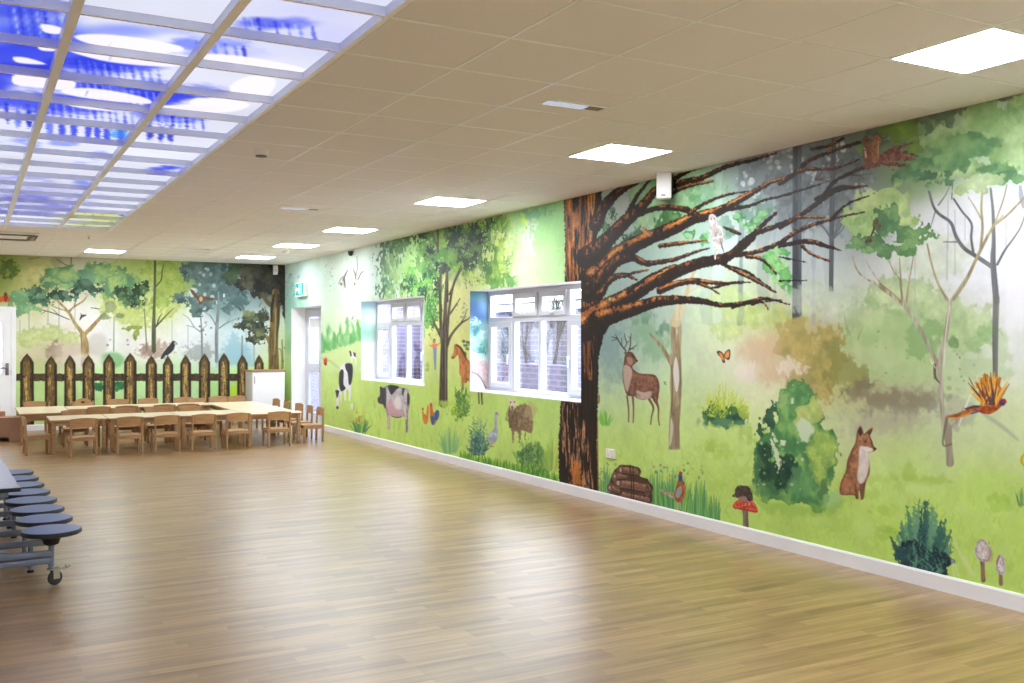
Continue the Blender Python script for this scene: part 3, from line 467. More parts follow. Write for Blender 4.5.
    for lit, s_ in ((1, "O 185 250 14, 215 180 12, 255 130 10, 310 85 8, 380 50 5"), (0, "O 315 235 6, 345 170 4.5, 380 110 3.6, 440 35 2"), (1, "O 150 400 24, 200 360 20, 245 310 15, 320 235 13, 400 160 10, 450 100 8, 500 60 6"), (1, "O 370 210 5, 440 180 5.5, 510 170 5.5, 550 175 5"),
                    (2, "O 165 500 26, 215 460 22, 265 400 18, 360 340 16, 450 300 14, 546 255 12"), (2, "P 0 395 14, 60 368 13, 120 338 12, 180 322 11, 240 300 9, 330 250 6, 420 200 4, 500 175 3"), (1, "P 0 295 5, 90 300 6, 150 330 7"), (1, "P 110 320 4, 150 290 4, 200 265 3, 260 245 2.4, 335 232 1"),
                    (0, "P 230 305 5, 330 290 3.5, 400 265 2.6, 500 242 2"), (1, "P 35 215 6.5, 100 195 6, 160 182 5.4, 250 140 4.4, 350 115 3, 440 88 1.5"), (1, "P 35 200 5, 100 160 4, 160 138 2"), (2, "P 40 242 4.5, 100 215 3.8, 200 195 1.5"), (1, "O 150 560 20, 205 500 16, 265 425 12, 350 400 8, 420 425 6, 546 410 3.5"),
                    (1, "O 200 570 10, 250 500 7, 320 478 5, 370 500 1.5"), (2, "O 300 485 3, 370 465 2.5, 425 455 1"), (2, "O 120 720 30, 200 655 24, 280 605 19, 360 560 16, 440 510 14, 500 475 13, 546 455 12"), (1, "P 0 575 12, 60 540 12, 150 505 11, 240 488 10, 290 460 8, 340 420 6.5, 380 370 5, 440 315 2.5"),
                    (0, "O 330 560 4, 390 510 3, 440 475 2.5, 490 460 1.5"), (1, "P 290 472 6, 360 465 4.5, 440 435 4, 500 400 3"), (1, "P 260 480 6, 340 405 5.5, 440 365 5, 500 342 4.5"), (2, "P 330 480 4, 385 490 3, 440 545 1.2"), (2, "P 230 505 4, 310 545 4, 370 575 3.4, 435 615 1.6"),
                    (2, "O 200 680 20, 300 650 15, 380 625 13, 460 600 11, 546 590 9"), (1, "P 0 650 10, 90 645 8, 160 650 6, 240 665 4.5, 330 655 4, 400 640 3.4, 490 662 1"), (2, "P 0 610 7, 60 585 6.5, 130 573 6, 200 580 4, 315 580 1.5"), (2, "P 140 580 3.6, 190 600 2.4, 225 622 1"), (1, "P 0 500 4, 60 490 4, 130 465 3, 185 448 1.5"), (2, "P 0 440 4.5, 80 430 4, 175 420 1.5"),
                    (0, "P 235 505 3, 250 500 5, 225 505 2"), (1, "P 245 370 2, 280 385 4, 305 395 2"), (1, "P 350 660 3, 390 655 1, 410 680 1"),
                    (1, "Q 0 470 4, 60 425 4, 150 390 3, 240 365 2, 318 350 1"), (1, "Q 0 405 5, 80 360 5, 150 310 4.6, 220 265 4.2, 330 250 1.5"), (0, "Q 150 310 4, 200 240 3.6, 270 200 3.4, 350 170 3"), (1, "Q 0 242 4.5, 60 200 4.5, 110 155 4, 200 118 3.6, 300 85 3"), (1, "Q 0 236 3.4, 90 190 3.4, 200 185 2.6, 300 150 1.4"), (0, "Q 0 290 2.6, 100 260 2.2, 185 232 1"),
                    (1, "Q 0 478 4, 100 460 5, 180 480 4, 232 496 1"), (2, "Q 85 478 3.5, 120 510 2.6, 188 536 1"), (2, "Q 60 370 3, 170 370 2"), (0, "Q 190 380 3, 255 320 2.4, 335 288 1"), (0, "Q 140 300 5, 220 262 6, 290 255 2"), (1, "Q 120 110 3, 180 100 3, 240 70 2"), (0, "Q 0 520 2, 100 540 .8"), (0, "Q 0 610 2, 105 608 .8"), (0, "A 590 640 2.5, 660 625 2, 760 615 .8"), (1, "A 520 575 2.4, 600 555 2, 650 555 1"), (0, "A 560 495 2, 640 520 2.4, 740 590 1")):
        k, r = s_.split(' ', 1); limb(pts(k, r, 3), lit)
    BR = (104, 66, 54)
    for s_ in ("Q 330 170 9, 390 150 10, 440 140 8, 520 150 1", "Q 380 140 4, 440 110 3, 500 85 1", "Q 400 160 5, 450 170 4, 490 175 1", "Q 410 130 4, 470 125 4, 525 140 1", "Q 390 160 3, 430 190 1", "Q 350 165 5, 410 120 3, 450 95 1"): S(pts('Q', s_[2:], 3), BR, col2=(140, 96, 84), mix='t', rough=1.2, n='t')
    c.twigs([(838, 150), (826, 170), (846, 160), (815, 180), (852, 175)], 16, 22, (80, 56, 46), w=1.3, seed=95, up=.6, fan=.9)
    # animals on the oak
    c.begin('white_owl', 'white owl painted perching on an oak branch')
    Pn(pts('P', "186 325, 198 318, 212 326, 216 345, 234 372, 242 410, 240 446, 226 452, 214 470, 212 490, 206 488, 206 450, 196 410, 188 375, 184 345"), (214, 208, 204), smooth=3, col2=(170, 160, 156), mix='t', amt=1); Pn(pts('P', "206 372, 226 376, 240 410, 236 440, 220 425, 204 395"), (168, 158, 152), smooth=2, tex=.3); S(pts('P', "230 420 1, 238 450 1.4, 242 462 .8", 3), (110, 100, 96)); c.ell([[711, 219, .7, .7], [714.4, 218.6, .7, .7]], (70, 60, 60)); c.specks(713, 230, 722, 244, 14, [(90, 80, 78)], r=(.3, .6), seed=96)
    c.begin('red_squirrel', 'red squirrel painted at the branch tips near the ceiling')
    Pn(pts('Q', "350 158, 344 112, 350 76, 364 56, 380 64, 384 84, 374 104, 378 140, 364 164"), (150, 104, 78), smooth=3, tex=.25, texn='f', rough=.8, n='f'); Pn(pts('Q', "322 160, 314 130, 322 104, 318 84, 314 74, 322 60, 328 68, 338 70, 342 84, 338 96, 344 116, 350 146, 344 162"), (124, 80, 60), smooth=3, tex=.2, texn='f')
    S(pts('Q', "322 108 1.2, 326 140 2", 3), (206, 182, 160)); c.ell([[866.6, 140.6, .7, .7]], (30, 24, 22)); S(pts('Q', "374 80 1.2, 372 130 1", 3), (206, 180, 140), alpha=.7); S(pts('Q', "326 112 1.4, 314 118 1", 3), (124, 80, 60))
    c.begin('small_songbird', 'orange breasted songbird painted among the oak branches')
    Pn(pts('O', "396 262, 406 256, 416 268, 436 288, 430 292, 408 294, 400 282"), (196, 126, 84), smooth=2); S(pts('O', "412 270 1.4, 434 290 .8", 3), (76, 86, 84))
    c.begin('small_songbird', 'little yellow bird painted under the low oak branch')
    S(pts('O', "234 612 .6, 248 594 1.8, 260 574 1", 3), (120, 118, 92)); c.ell([[609.7, 299, 1.2, 1.5]], (214, 190, 90)); c.ell([[611.6, 296.4, 1, 1]], (60, 60, 56))
    c.begin('nuthatch', 'small brown bird painted on the side of the oak trunk'); Pn([[598, 393], [600, 396], [600, 402], [598, 405]], (150, 110, 90)); c.bg()
    # ------------------------------------------------ foreground animals
    c.begin('log_pile', 'stack of brown logs tied with cord')
    Pn(pts('R', "182 90, 230 86, 268 104, 286 152, 330 166, 350 230, 346 298, 240 290, 138 264, 108 240, 112 178, 140 112"), (92, 62, 52), smooth=2, col2=(64, 42, 36), mix='f', amt=1)
    def log(P, d, end):
        P = pts('R', P, 2); (ax, ay), (bx, by) = P; S([[ax, ay, d], [bx, by, d]], (150, 110, 90), smooth=0, col2=(116, 80, 66), mix='f', amt=1.2, edge=.6)
        S([[ax, ay - d * .22, d * .28], [bx, by - d * .22, d * .28]], (186, 146, 122), smooth=0, alpha=.7, soft=1.4, grain=('t', -.4, 2)); S([[ax, ay + d * .12, .7], [bx, by + d * .14, .7]], (84, 56, 46), smooth=0, alpha=.7)
        e = pts('R', end, 2)[0]; c.ell([[e[0], e[1], d * .3, d * .48]], (178, 142, 118), col2=(150, 112, 92), mix='t', edge=.5); c.ell([[e[0], e[1], d * .14, d * .24]], (206, 172, 146), alpha=.8)
    log("140 245, 330 285", 9, "136 240"); log("122 215, 160 232", 9, "112 214"); log("170 190, 325 218", 12, "160 186"); log("150 150, 200 150", 9, "140 150"); log("182 112, 262 124", 10, "174 112"); c.ell([pts('R', "326 226", 2)[0].tolist() + [2.4, 6]], (170, 130, 106), edge=.5); Pn(pts('R', "250 96, 272 112, 284 140, 268 140, 254 120"), (112, 108, 66), smooth=2, alpha=.8)
    S(pts('R', "228 88 1, 236 190 1, 232 286 1", 3), (50, 32, 28)); S(pts('R', "244 92 1, 249 195 1, 245 288 1", 3), (50, 32, 28))
    c.begin('pheasant', 'cock pheasant painted standing in tall grass')
    Pn(pts('R', "395 220, 440 235, 480 245, 490 275, 470 275, 440 262, 402 240"), (170, 160, 130), smooth=2, tex=.3); Pn(pts('R', "500 175, 525 172, 542 200, 545 240, 530 285, 505 302, 485 285, 480 250, 490 215"), (176, 106, 56), smooth=3, col2=(140, 78, 48), mix='t'); Pn(pts('R', "496 220, 520 205, 522 245, 500 275, 486 260"), (160, 156, 160), smooth=2); Pn(pts('R', "504 140, 516 132, 526 150, 524 176, 504 176"), (50, 84, 140), smooth=2); c.ell([[680.6, 473.4, 1.5, 2]], (186, 50, 58)); S(pts('R', "500 300 1.4, 502 335 1", 3), (190, 180, 160)); S(pts('R', "512 300 1.2, 518 338 1", 3), (190, 180, 160)); S(pts('R', "535 200 1.6, 540 240 1.6, 525 285 1", 3), (206, 136, 60), alpha=.8)
    c.begin('leafy_bush', 'tall watercolour bush in light and dark greens left of the fox')
    Pn(pts('N', "180 165, 190 110, 230 90, 262 50, 300 48, 330 95, 380 140, 400 190, 396 255, 430 290, 452 290, 480 380, 476 430, 462 480, 466 540, 440 570, 430 640, 400 690, 330 660, 240 655, 160 640, 104 640, 96 580, 66 520, 62 440, 80 370, 90 320, 130 300, 170 240"), (136, 186, 106), rough=4, n='s', smooth=2, col2=(78, 136, 82), mix='m', amt=1.3, tex=.07, soft=1.2, edge=.12)
    Pn(pts('N', "240 110, 262 52, 300 50, 348 110, 340 165, 300 180, 260 165, 225 120"), (84, 136, 84), rough=4, n='s', soft=1.4, col2=(110, 164, 96), mix='s'); Pn(pts('N', "190 130, 240 110, 240 165, 200 190, 182 180"), (164, 200, 126), soft=4, rough=2, alpha=.8)
    c.leafy([[806, 415, 12, 10], [814, 410, 8, 12], [800, 422, 6, 5]], ((196, 212, 130), (182, 204, 116)), amp=3, soft=1.5); Pn(pts('N', "330 380, 370 290, 430 280, 476 380, 470 450, 430 480, 440 560, 380 560, 340 470"), (176, 206, 104), rough=3, n='s', soft=3, col2=(150, 188, 96), mix='s', tex=.06, edge=.1)
    Pn(pts('N', "272 270, 300 240, 350 270, 356 310, 330 355, 300 350, 280 310"), (206, 224, 190), rough=2.5, n='s', soft=2); c.leafy([[760, 430, 5, 8], [764, 422, 4, 8], [771, 416, 5, 10]], ((40, 76, 62), (60, 106, 74)), amp=4, n='s')
    c.ell([[766, 452, 7, 9], [784, 470, 15, 14], [764, 470, 9, 13], [778, 482, 10, 10]], (44, 84, 58), rough=5, soft=4, col2=(28, 62, 52), mix='s', amt=1.2); c.ell([[757, 470, 5, 12], [765, 490, 12, 8]], (80, 130, 80), rough=4, soft=4, alpha=.7); c.ell([[800, 482, 12, 14]], (116, 168, 110), alpha=.6, soft=6, rough=5); c.ell([[823, 492, 6, 10], [830, 476, 4, 8]], (78, 124, 78), alpha=.8, rough=4, soft=2); c.ell([[832, 500, 8, 10]], (160, 204, 140), alpha=.7, rough=4, soft=3)
    for s_ in ("150 340 2, 172 390 4, 186 440 4.5, 190 485 2", "165 310 2.5, 175 345 3"): S(pts('N', s_, 3), (206, 224, 184), rough=1.5, n='t')
    Pn(pts('N', "196 340, 226 345, 218 372, 198 366"), (210, 228, 186)); c.specks(756, 440, 806, 490, 26, [(196, 218, 170), (214, 230, 196)], r=(.5, 1.9), seed=97); Pn(pts('N', "250 140, 262 135, 262 165, 248 165"), (200, 220, 180))
    Pn([[752, 490], [770, 500], [830, 506], [846, 500], [830, 516], [760, 512]], (150, 196, 80), alpha=.5, soft=8, rough=4)
    c.begin('red_fox', 'red fox painted sitting, looking right')
    Pn(pts('N', "566 330, 572 295, 588 270, 602 296, 606 310, 630 288, 648 282, 646 300, 636 322, 646 345, 652 368, 664 384, 656 396, 636 400, 628 410, 632 450, 634 500, 622 530, 612 565, 606 620, 596 632, 588 630, 586 590, 578 600, 580 628, 566 628, 556 612, 510 612, 488 606, 486 570, 498 530, 516 490, 524 440, 544 390, 560 360"), (186, 132, 92), smooth=3, col2=(150, 102, 74), mix='t', amt=1, tex=.1, texn='f', edge=.25)
    Pn(pts('N', "582 380, 604 372, 628 392, 630 460, 618 520, 600 550, 584 555, 572 520, 580 450"), (222, 212, 204), smooth=3, soft=1.6, tex=.06); Pn(pts('N', "600 380, 622 374, 650 388, 640 398, 616 398"), (232, 224, 216), smooth=2); Pn(pts('N', "576 300, 588 278, 598 305, 588 326"), (60, 46, 42)); Pn(pts('N', "622 308, 646 286, 640 306, 628 318"), (70, 54, 48)); c.ell([[865.3, 441.6, .9, .9], [875.4, 448.8, 1, 1]], (34, 28, 28)); S(pts('N', "562 560 2, 570 625 2", 3), (104, 72, 60), alpha=.8); S(pts('N', "598 560 3, 598 628 2", 3), (112, 80, 66), alpha=.8); S(pts('N', "500 570 3, 520 540 3, 545 560 2", 3), (190, 120, 76), alpha=.7, soft=3); S(pts('N', "545 420 2, 530 480 2, 545 530 2", 3), (120, 74, 52), alpha=.6, soft=2); S(pts('N', "586 556 1, 588 600 1", 3), (80, 60, 50), alpha=.7)
    c.begin('toadstool', 'red spotted toadstool painted under the hedgehog')
    Pn(pts('R', "866 335, 900 340, 900 385, 904 445, 870 440, 872 390"), (150, 136, 120), col2=(110, 96, 84), mix='v'); Pn(pts('R', "812 325, 820 300, 850 282, 890 280, 930 295, 950 325, 956 352, 930 356, 880 345, 840 335"), (196, 70, 52), smooth=3, col2=(226, 106, 80), mix='t'); c.specks(735, 501, 755, 509, 24, [(236, 180, 160), (120, 40, 36)], r=(.4, .9), seed=98); S(pts('R', "818 328 1, 880 340 1.2, 950 352 1", 3), (120, 40, 34), alpha=.7)
    c.begin('hedgehog', 'brown hedgehog painted on top of the red toadstool')
    Pn(pts('R', "812 262, 824 240, 826 218, 850 202, 884 202, 914 222, 926 255, 924 290, 900 288, 860 280, 830 268"), (62, 50, 46), smooth=3, col2=(90, 76, 70), mix='t', rough=.8, n='t'); Pn(pts('R', "840 272, 880 262, 896 282, 880 292, 850 284"), (150, 130, 120), smooth=2); Pn(pts('R', "812 262, 824 250, 832 262, 824 270"), (112, 92, 84)); c.ell([[733.2, 496, .8, .8]], (20, 18, 18))
    c.begin('dark_bush', 'spiky dark teal bush at the skirting')
    c.ell([[922, 548, 22, 24]], (58, 104, 96), rough=6, soft=3, n='s'); c.spray(923, 572, 62, 72, 70, [(60, 112, 96), (44, 86, 84), (90, 150, 116), (38, 70, 78), (120, 172, 136)], dab=4.2, seed=101, alpha=.9, spread=.6); rnd = random.Random(21)
    for i in range(16):
        u = -.5 + i / 15; tx = 923 + u * 62 + rnd.uniform(-2, 2); hh = 74 * (1 - .5 * (2 * u) ** 2) * rnd.uniform(.85, 1.02)
        S([[923 + u * 30, 566, 6], [923 + u * 50, 572 - hh * .6, 6], [tx, 572 - hh, .8]], rnd.choice([(60, 112, 100), (84, 142, 112), (44, 86, 86), (110, 162, 128)]), rough=1.6, n='t', alpha=.85)
    c.leafy([[918, 560, 20, 13], [936, 562, 16, 14], [908, 552, 10, 10]], ((34, 58, 70), (28, 48, 62), (46, 84, 88)), amp=5, n='s', spots=16, seed=102)
    c.spray(922, 574, 56, 50, 46, [(42, 78, 84), (30, 54, 68), (76, 130, 110), (100, 156, 126), (28, 50, 64)], dab=3.4, seed=103, spread=.7)
    c.bg()
    for s_ in ("E 785 365 1.5, 815 430 3, 850 490 1.5", "E 780 440 2, 790 500 1.5", "b 110 160 3, 150 290 2, 160 320 1", "b 210 150 4, 235 200 2, 300 300 1"): S(pts(s_[0], s_[2:], 3), (216, 230, 180), alpha=.6, soft=2)
    c.begin('ink_cap_mushroom', 'larger shaggy white mushroom painted near the skirting')
    S(pts('b', "362 180 4.5, 366 270 4, 370 345 4.5", 3), (150, 120, 100), smooth=0, col2=(110, 84, 72), mix='t'); Pn(pts('b', "330 0, 375 -5, 410 30, 442 100, 430 160, 400 190, 350 180, 310 150, 294 90, 306 40"), (232, 228, 230), smooth=3, col2=(206, 196, 196), mix='t', edge=.2); c.ell([[989.5, 553, 3, 7]], (170, 130, 100), alpha=.4, soft=3, rough=2)
    rnd = random.Random(9)
    for i in range(34):
        x, y = rnd.uniform(312, 430), rnd.uniform(5, 180); S(pts('b', f"{x} {y} .8, {x+6} {y+8} .4", 3), (130, 104, 92), alpha=.5, smooth=0)
    c.begin('ink_cap_mushroom', 'smaller shaggy white mushroom painted beside the larger one')
    S(pts('b', "518 290 3.4, 520 375 4", 3), (140, 116, 100), smooth=0); Pn(pts('b', "510 128, 535 130, 556 190, 562 260, 545 296, 505 290, 478 250, 472 200, 486 150"), (230, 226, 230), smooth=3, edge=.2); Pn(pts('b', "500 132, 515 130, 500 180, 484 220, 480 180"), (150, 110, 84), smooth=2, alpha=.8)
    for i in range(24):
        x, y = rnd.uniform(485, 550), rnd.uniform(150, 280); S(pts('b', f"{x} {y} .9, {x+5} {y+6} .5", 3), (130, 104, 90), alpha=.6, smooth=0)
    c.begin('flying_pheasant', 'golden pheasant painted flying with raised wings')
    S(pts('S', "95 380 2, 160 370 4, 230 345 5, 290 335 6", 3), (190, 122, 50), col2=(140, 70, 40), mix='t'); S(pts('S', "120 400 1.4, 180 378 2, 260 352 2", 3), (206, 150, 70)); S(pts('S', "200 335 1.5, 250 322 2.5, 290 322 2", 3), (80, 52, 80)); S(pts('S', "235 362 1.4, 275 350 1.6", 3), (70, 70, 150))
    Pn(pts('S', "275 330, 310 318, 380 305, 402 300, 408 318, 370 352, 330 366, 285 356"), (190, 104, 40), smooth=3, col2=(146, 60, 36), mix='t')
    Pn(pts('S', "300 312, 285 270, 272 210, 292 160, 316 138, 350 150, 384 165, 412 150, 404 190, 396 250, 388 306, 340 320"), (168, 104, 44), rough=3, n='t', smooth=2, col2=(216, 150, 56), mix='f', soft=1.2)
    rnd = random.Random(12)
    for i in range(110):
        u = rnd.random(); bx, by = 300 + 80 * rnd.random(), 310; a = 2.35 - 1.45 * u + rnd.uniform(-.1, .1); q = (150 + 40 * math.sin(u * 3)) * rnd.uniform(.3, 1.0)
        S(pts('S', f"{bx} {by} 1.6, {bx + math.cos(a) * q * .5} {by - math.sin(a) * q * .5} 1.8, {bx + math.cos(a) * q} {by - math.sin(a) * q} .6", 3), rnd.choice([(224, 160, 50), (206, 124, 40), (110, 70, 50), (236, 180, 80), (84, 60, 74)]), smooth=0, alpha=.9)
    c.ell([[1002.4, 402.5, 3.2, 3.4]], (52, 60, 130)); c.ell([[1003.6, 401, 2.6, 2.4]], (150, 40, 50)); Pn(pts('S', "428 288, 440 298, 428 304"), (120, 90, 80))
    c.begin('yellow_flower', 'yellow flower at the photo edge'); [c.ell([[1033 + 7 * math.cos(k * 1.047), 460 + 9 * math.sin(k * 1.047), 6, 7]], (228, 224, 92), edge=.15, col2=(212, 204, 70), mix='t') for k in range(6)]; c.ell([[1033, 460, 4, 5]], (206, 170, 60)); c.bg(); c.tuft(1022, 505, 14, 18, 20, [(120, 160, 90), (90, 130, 80)], lw=1.3, seed=110)
    # trees carrying on past the frame
    for x in (1090, 1230, 1420):
        c.begin('slim_tree', 'grey trunk painted further along the wall'); S([[x, 120, 5], [x + 3, 300, 8], [x, 470, 10]], (120, 120, 116), col2=(150, 148, 140), mix='vv')
        c.begin('leafy_crown', 'pale green crown further along the wall'); c.leafy([[x, 120, 50, 34], [x - 35, 150, 30, 24], [x + 40, 150, 34, 24]], ((170, 198, 140), (120, 160, 108), (150, 186, 124)), amp=7, spots=14, seed=x, soft=2)
    c.bg()
def paint_far(c):
    S, Pn = c.stroke, c.poly
    c.wash("""-60 270 120 140 60, 5 270 120 142 60, 25 265 160 160 110, 40 280 188 186 120, 30 300 196 196 130, 60 265 170 170 140, 90 265 190 190 165, 20 330 226 228 222, 60 325 228 228 228, 30 345 196 206 140, 45 350 190 182 150,
    70 345 205 190 172, 100 330 226 226 226, 130 300 190 205 130, 130 280 170 190 110, 170 285 160 185 100, 160 310 206 216 160, 190 330 224 228 230, 150 340 224 222 220, 215 275 100 128 124, 230 300 110 140 140, 250 290 130 150 150, 260 330 206 216 216,
    235 340 190 212 216, 210 345 205 212 214, 275 340 216 222 210, 280 280 60 60 54, 30 385 186 216 140, 60 392 190 220 150, 100 388 186 222 160, 140 392 190 224 160, 180 385 186 220 166, 220 392 176 220 140, 250 385 186 220 130, 282 390 170 210 90, 284 350 186 206 120, 100 415 180 215 130, 240 415 180 215 120, -100 330 222 226 222, -100 390 186 216 140, -300 330 222 226 222, -300 390 186 216 140, -300 270 150 170 100""", 14)
    c.darken(.03, 'l'); c.darken(.02, 's')
    for x, t, b, w in ((29, 305, 345, .9), (48, 305, 325, .7), (59, 300, 340, .9), (75, 295, 330, .6), (20, 320, 345, .6), (146, 325, 348, .7), (172, 320, 350, .5), (188, 325, 350, .6), (254, 338, 365, 1.4), (253, 320, 340, .8), (246, 320, 350, .7)):
        S([[x, t, w], [x, b, w]], (140, 152, 150), smooth=0, alpha=.8)
    c.leafy([[30, 338, 16, 9], [52, 334, 14, 8], [70, 340, 12, 8]], ((200, 210, 150), (182, 198, 126)), amp=3, soft=3, alpha=.8); c.ell([[54, 350, 8, 8]], (120, 96, 76), alpha=.6, soft=6, rough=4); c.ell([[72, 352, 20, 10]], (206, 190, 176), alpha=.6, soft=8)
    c.ell([[98, 345, 10, 12]], (196, 192, 186), alpha=.7, soft=5); c.ell([[156, 350, 14, 8]], (150, 112, 92), alpha=.55, soft=5, rough=4); c.ell([[146, 352, 8, 6]], (140, 110, 96), alpha=.5, soft=4, rough=3); c.ell([[200, 352, 14, 8]], (136, 140, 140), alpha=.6, soft=4, rough=4)
    Pn([[234, 330], [244, 345], [262, 365], [214, 368], [224, 345]], (150, 184, 194), alpha=.75, soft=5, rough=3); c.ell([[240, 352, 14, 10]], (140, 186, 200), alpha=.5, soft=6)
    c.begin('leafy_crown', 'olive green leaves above the white door'); c.leafy([[6, 268, 15, 9], [14, 272, 8, 6]], ((116, 138, 54), (84, 104, 48), (140, 156, 70)), amp=3, spots=6, seed=1, soft=1.5)
    S(pts('W', "120 170 2, 125 280 2.2", 3), (170, 172, 100)); c.bg(); c.leafy([[36, 276, 18, 12], [34, 290, 16, 7], [50, 268, 10, 7]], ((190, 188, 124), (172, 174, 106)), amp=3, soft=1.2, alpha=.85); c.ell([[56, 262, 6, 5]], (150, 146, 110), alpha=.7, soft=3)
    for s_ in ("W 430 30 .6, 490 70 1, 540 90 1.2", "W 540 20 1.2, 540 90 .8", "W 300 140 .5, 360 210 .8", "W 300 20 .5, 220 30 1"): S(pts('W', s_[2:], 3), (104, 96, 74))
    c.begin('spreading_tree', 'spreading tan tree painted behind the fence')
    for s_ in ("W 648 830 9, 644 700 8, 640 650 7, 625 600 5", "W 630 600 4.4, 570 520 3.2, 520 435 2.8, 440 350 2, 415 330 1.4", "W 645 600 4, 700 540 3.2, 757 480 3, 800 430 2.6", "W 520 435 2.4, 560 395 2, 630 350 1.5, 670 300 .8", "W 560 395 1.2, 580 330 1, 580 290 .6", "W 520 430 1.2, 430 400 1, 350 365 .6", "X 0 530 3.4, 60 460 3, 110 410 2.4, 130 390 1"): S(pts(s_[0], s_[2:], 3), (180, 158, 110), col2=(140, 118, 78), mix='v', soft=.8)
    for s_ in ("525 490 .8, 430 450 .9, 350 425 .8, 290 410 .5", "440 450 .6, 400 410 .4", "690 400 .6, 757 410 .8", "350 425 .5, 310 450 .3"): S(pts('W', s_, 3), (72, 66, 52))
    c.begin('leafy_crown', 'grey green spreading leaves of the tan tree')
    c.leafy([[55, 276, 12, 10], [68, 278, 14, 12], [80, 280, 14, 10], [96, 274, 16, 12], [112, 276, 16, 12], [126, 282, 14, 10], [50, 284, 10, 6], [110, 290, 14, 8]], ((142, 180, 114), (98, 138, 100), (84, 120, 96), (166, 190, 110)), amp=3.5, spots=14, seed=2, soft=1.2)
    c.leafy([[34, 298, 12, 8], [38, 292, 8, 6], [27, 291, 6, 2.5], [44, 302, 8, 5]], ((84, 120, 96), (58, 92, 74), (104, 140, 110)), amp=3, spots=8, seed=3); c.leafy([[20, 300, 10, 8], [24, 308, 8, 6], [18, 294, 8, 4], [36, 308, 5, 3], [19, 312, 3, 4]], ((142, 186, 134), (112, 160, 116)), amp=3, spots=5, seed=4)
    c.leafy([[54, 295, 6, 5], [62, 295, 5, 5], [70, 297, 6, 3], [83, 285, 9, 7], [93, 290, 9, 5], [76, 292, 6, 5]], ((62, 94, 76), (40, 70, 56), (90, 126, 100)), amp=3, spots=12, seed=5); c.leafy([[128, 298, 12, 8], [138, 290, 9, 6], [146, 284, 6, 4], [122, 292, 10, 6], [134, 303, 12, 5], [144, 304, 4, 5]], ((58, 86, 60), (38, 62, 48), (88, 120, 80)), amp=3, spots=18, seed=6)
    c.ell([[108, 272, 8, 5], [66, 276, 8, 6]], (170, 196, 118), alpha=.6, soft=4); c.ell([[88, 278, 8, 8]], (100, 136, 116), alpha=.6, soft=4); c.specks(112, 292, 146, 306, 24, [(130, 160, 120), (170, 190, 150)], r=(.3, 1), seed=7); c.specks(30, 290, 46, 300, 8, [(140, 170, 130)], r=(.4, 1.2), seed=8)
    c.bg(); c.leafy([[112, 308, 12, 8], [128, 316, 16, 8], [140, 322, 12, 6], [158, 310, 18, 12], [170, 300, 12, 10]], ((196, 208, 130), (180, 196, 110)), amp=3, soft=2, alpha=.8, seed=9); c.leafy([[132, 328, 10, 2.4], [136, 334, 3, 5]], ((160, 172, 90), (130, 150, 80)), amp=1.5)
    c.leafy([[105, 317, 6, 3], [110, 308, 6, 6], [119, 316, 3, 2]], ((150, 158, 112), (130, 144, 110)), amp=2, alpha=.8)
    c.begin('leafy_crown', 'yellow green leaves of the slender dark tree'); c.leafy([[165, 278, 16, 18], [150, 270, 10, 8], [175, 285, 10, 14], [160, 300, 10, 10]], ((166, 186, 96), (146, 170, 84), (186, 202, 120)), amp=3, spots=8, seed=10, soft=1.5, alpha=.9)
    c.specks(142, 292, 160, 312, 18, [(206, 220, 160), (130, 150, 90)], r=(.4, 1.2), seed=11)
    c.begin('slender_tree', 'slender dark green trunk painted behind the crow')
    for s_ in ("X 494 0 2.2, 492 200 2.4, 486 400 2.8, 484 500 4, 484 690 4.4", "X 492 210 1.3, 540 150 1.2, 548 80 1, 560 30 .5", "X 500 505 1.8, 560 440 1.3, 635 365 .6", "X 505 500 1.4, 525 440 1, 545 410 .6"): S(pts('X', s_[2:], 3), (74, 82, 58), col2=(92, 100, 76), mix='v')
    S(pts('X', "412 370 1, 420 500 1.2, 432 690 1.4", 3), (116, 128, 92), smooth=0); S(pts('X', "182 430 1, 180 690 1.3", 3), (140, 150, 140), smooth=0); c.bg(); c.specks(105, 330, 140, 352, 5, [(110, 112, 112)], r=(.6, 1.4), seed=12)
    c.begin('dark_crown', 'slate grey leaves above the crow')
    c.leafy([[206, 268, 20, 10], [216, 285, 22, 16], [200, 300, 16, 10], [232, 290, 14, 12], [190, 270, 10, 8], [240, 300, 10, 8], [196, 312, 6, 5], [228, 308, 6, 6], [182, 298, 8, 4]], ((104, 128, 126), (78, 102, 104), (92, 120, 110), (64, 86, 90)), amp=3.5, spots=16, seed=13, soft=1); c.specks(186, 282, 240, 304, 15, [(206, 218, 220), (220, 230, 230)], r=(.8, 2.6), seed=14, alpha=.95); c.specks(200, 264, 216, 276, 5, [(206, 220, 214)], r=(.8, 1.8), seed=15)
    c.leafy([[238, 266, 10, 8], [232, 276, 8, 10]], ((80, 100, 70), (62, 80, 62)), amp=3, soft=2)
    c.begin('grey_tree', 'two slim grey trunks right of the crow')
    for s_ in ("Y 250 690 3.4, 250 500 3.4, 262 330 2.8, 262 220 1.4", "Y 248 450 1.4, 210 385 1.1, 165 355 .6", "Y 268 465 1.5, 320 430 1.2, 410 390 .7", "Y 320 430 .7, 350 380 .5", "Y 152 690 2.2, 148 490 1.8, 140 380 1", "Y 140 490 1.2, 100 460 1, 60 400 .6, 20 370 .4", "Y 148 480 1, 185 440 .5", "Y 100 460 .7, 40 445 .4", "Y 440 360 .8, 415 320 1, 395 310 .5", "Y 440 370 1, 440 300 .6", "Y 425 520 1.6, 422 690 1.8"): S(pts('Y', s_[2:], 3), (104, 114, 116), col2=(136, 146, 146), mix='v')
    c.bg(); c.specks(196, 322, 212, 342, 6, [(84, 88, 90)], r=(.5, 1.5), seed=16)
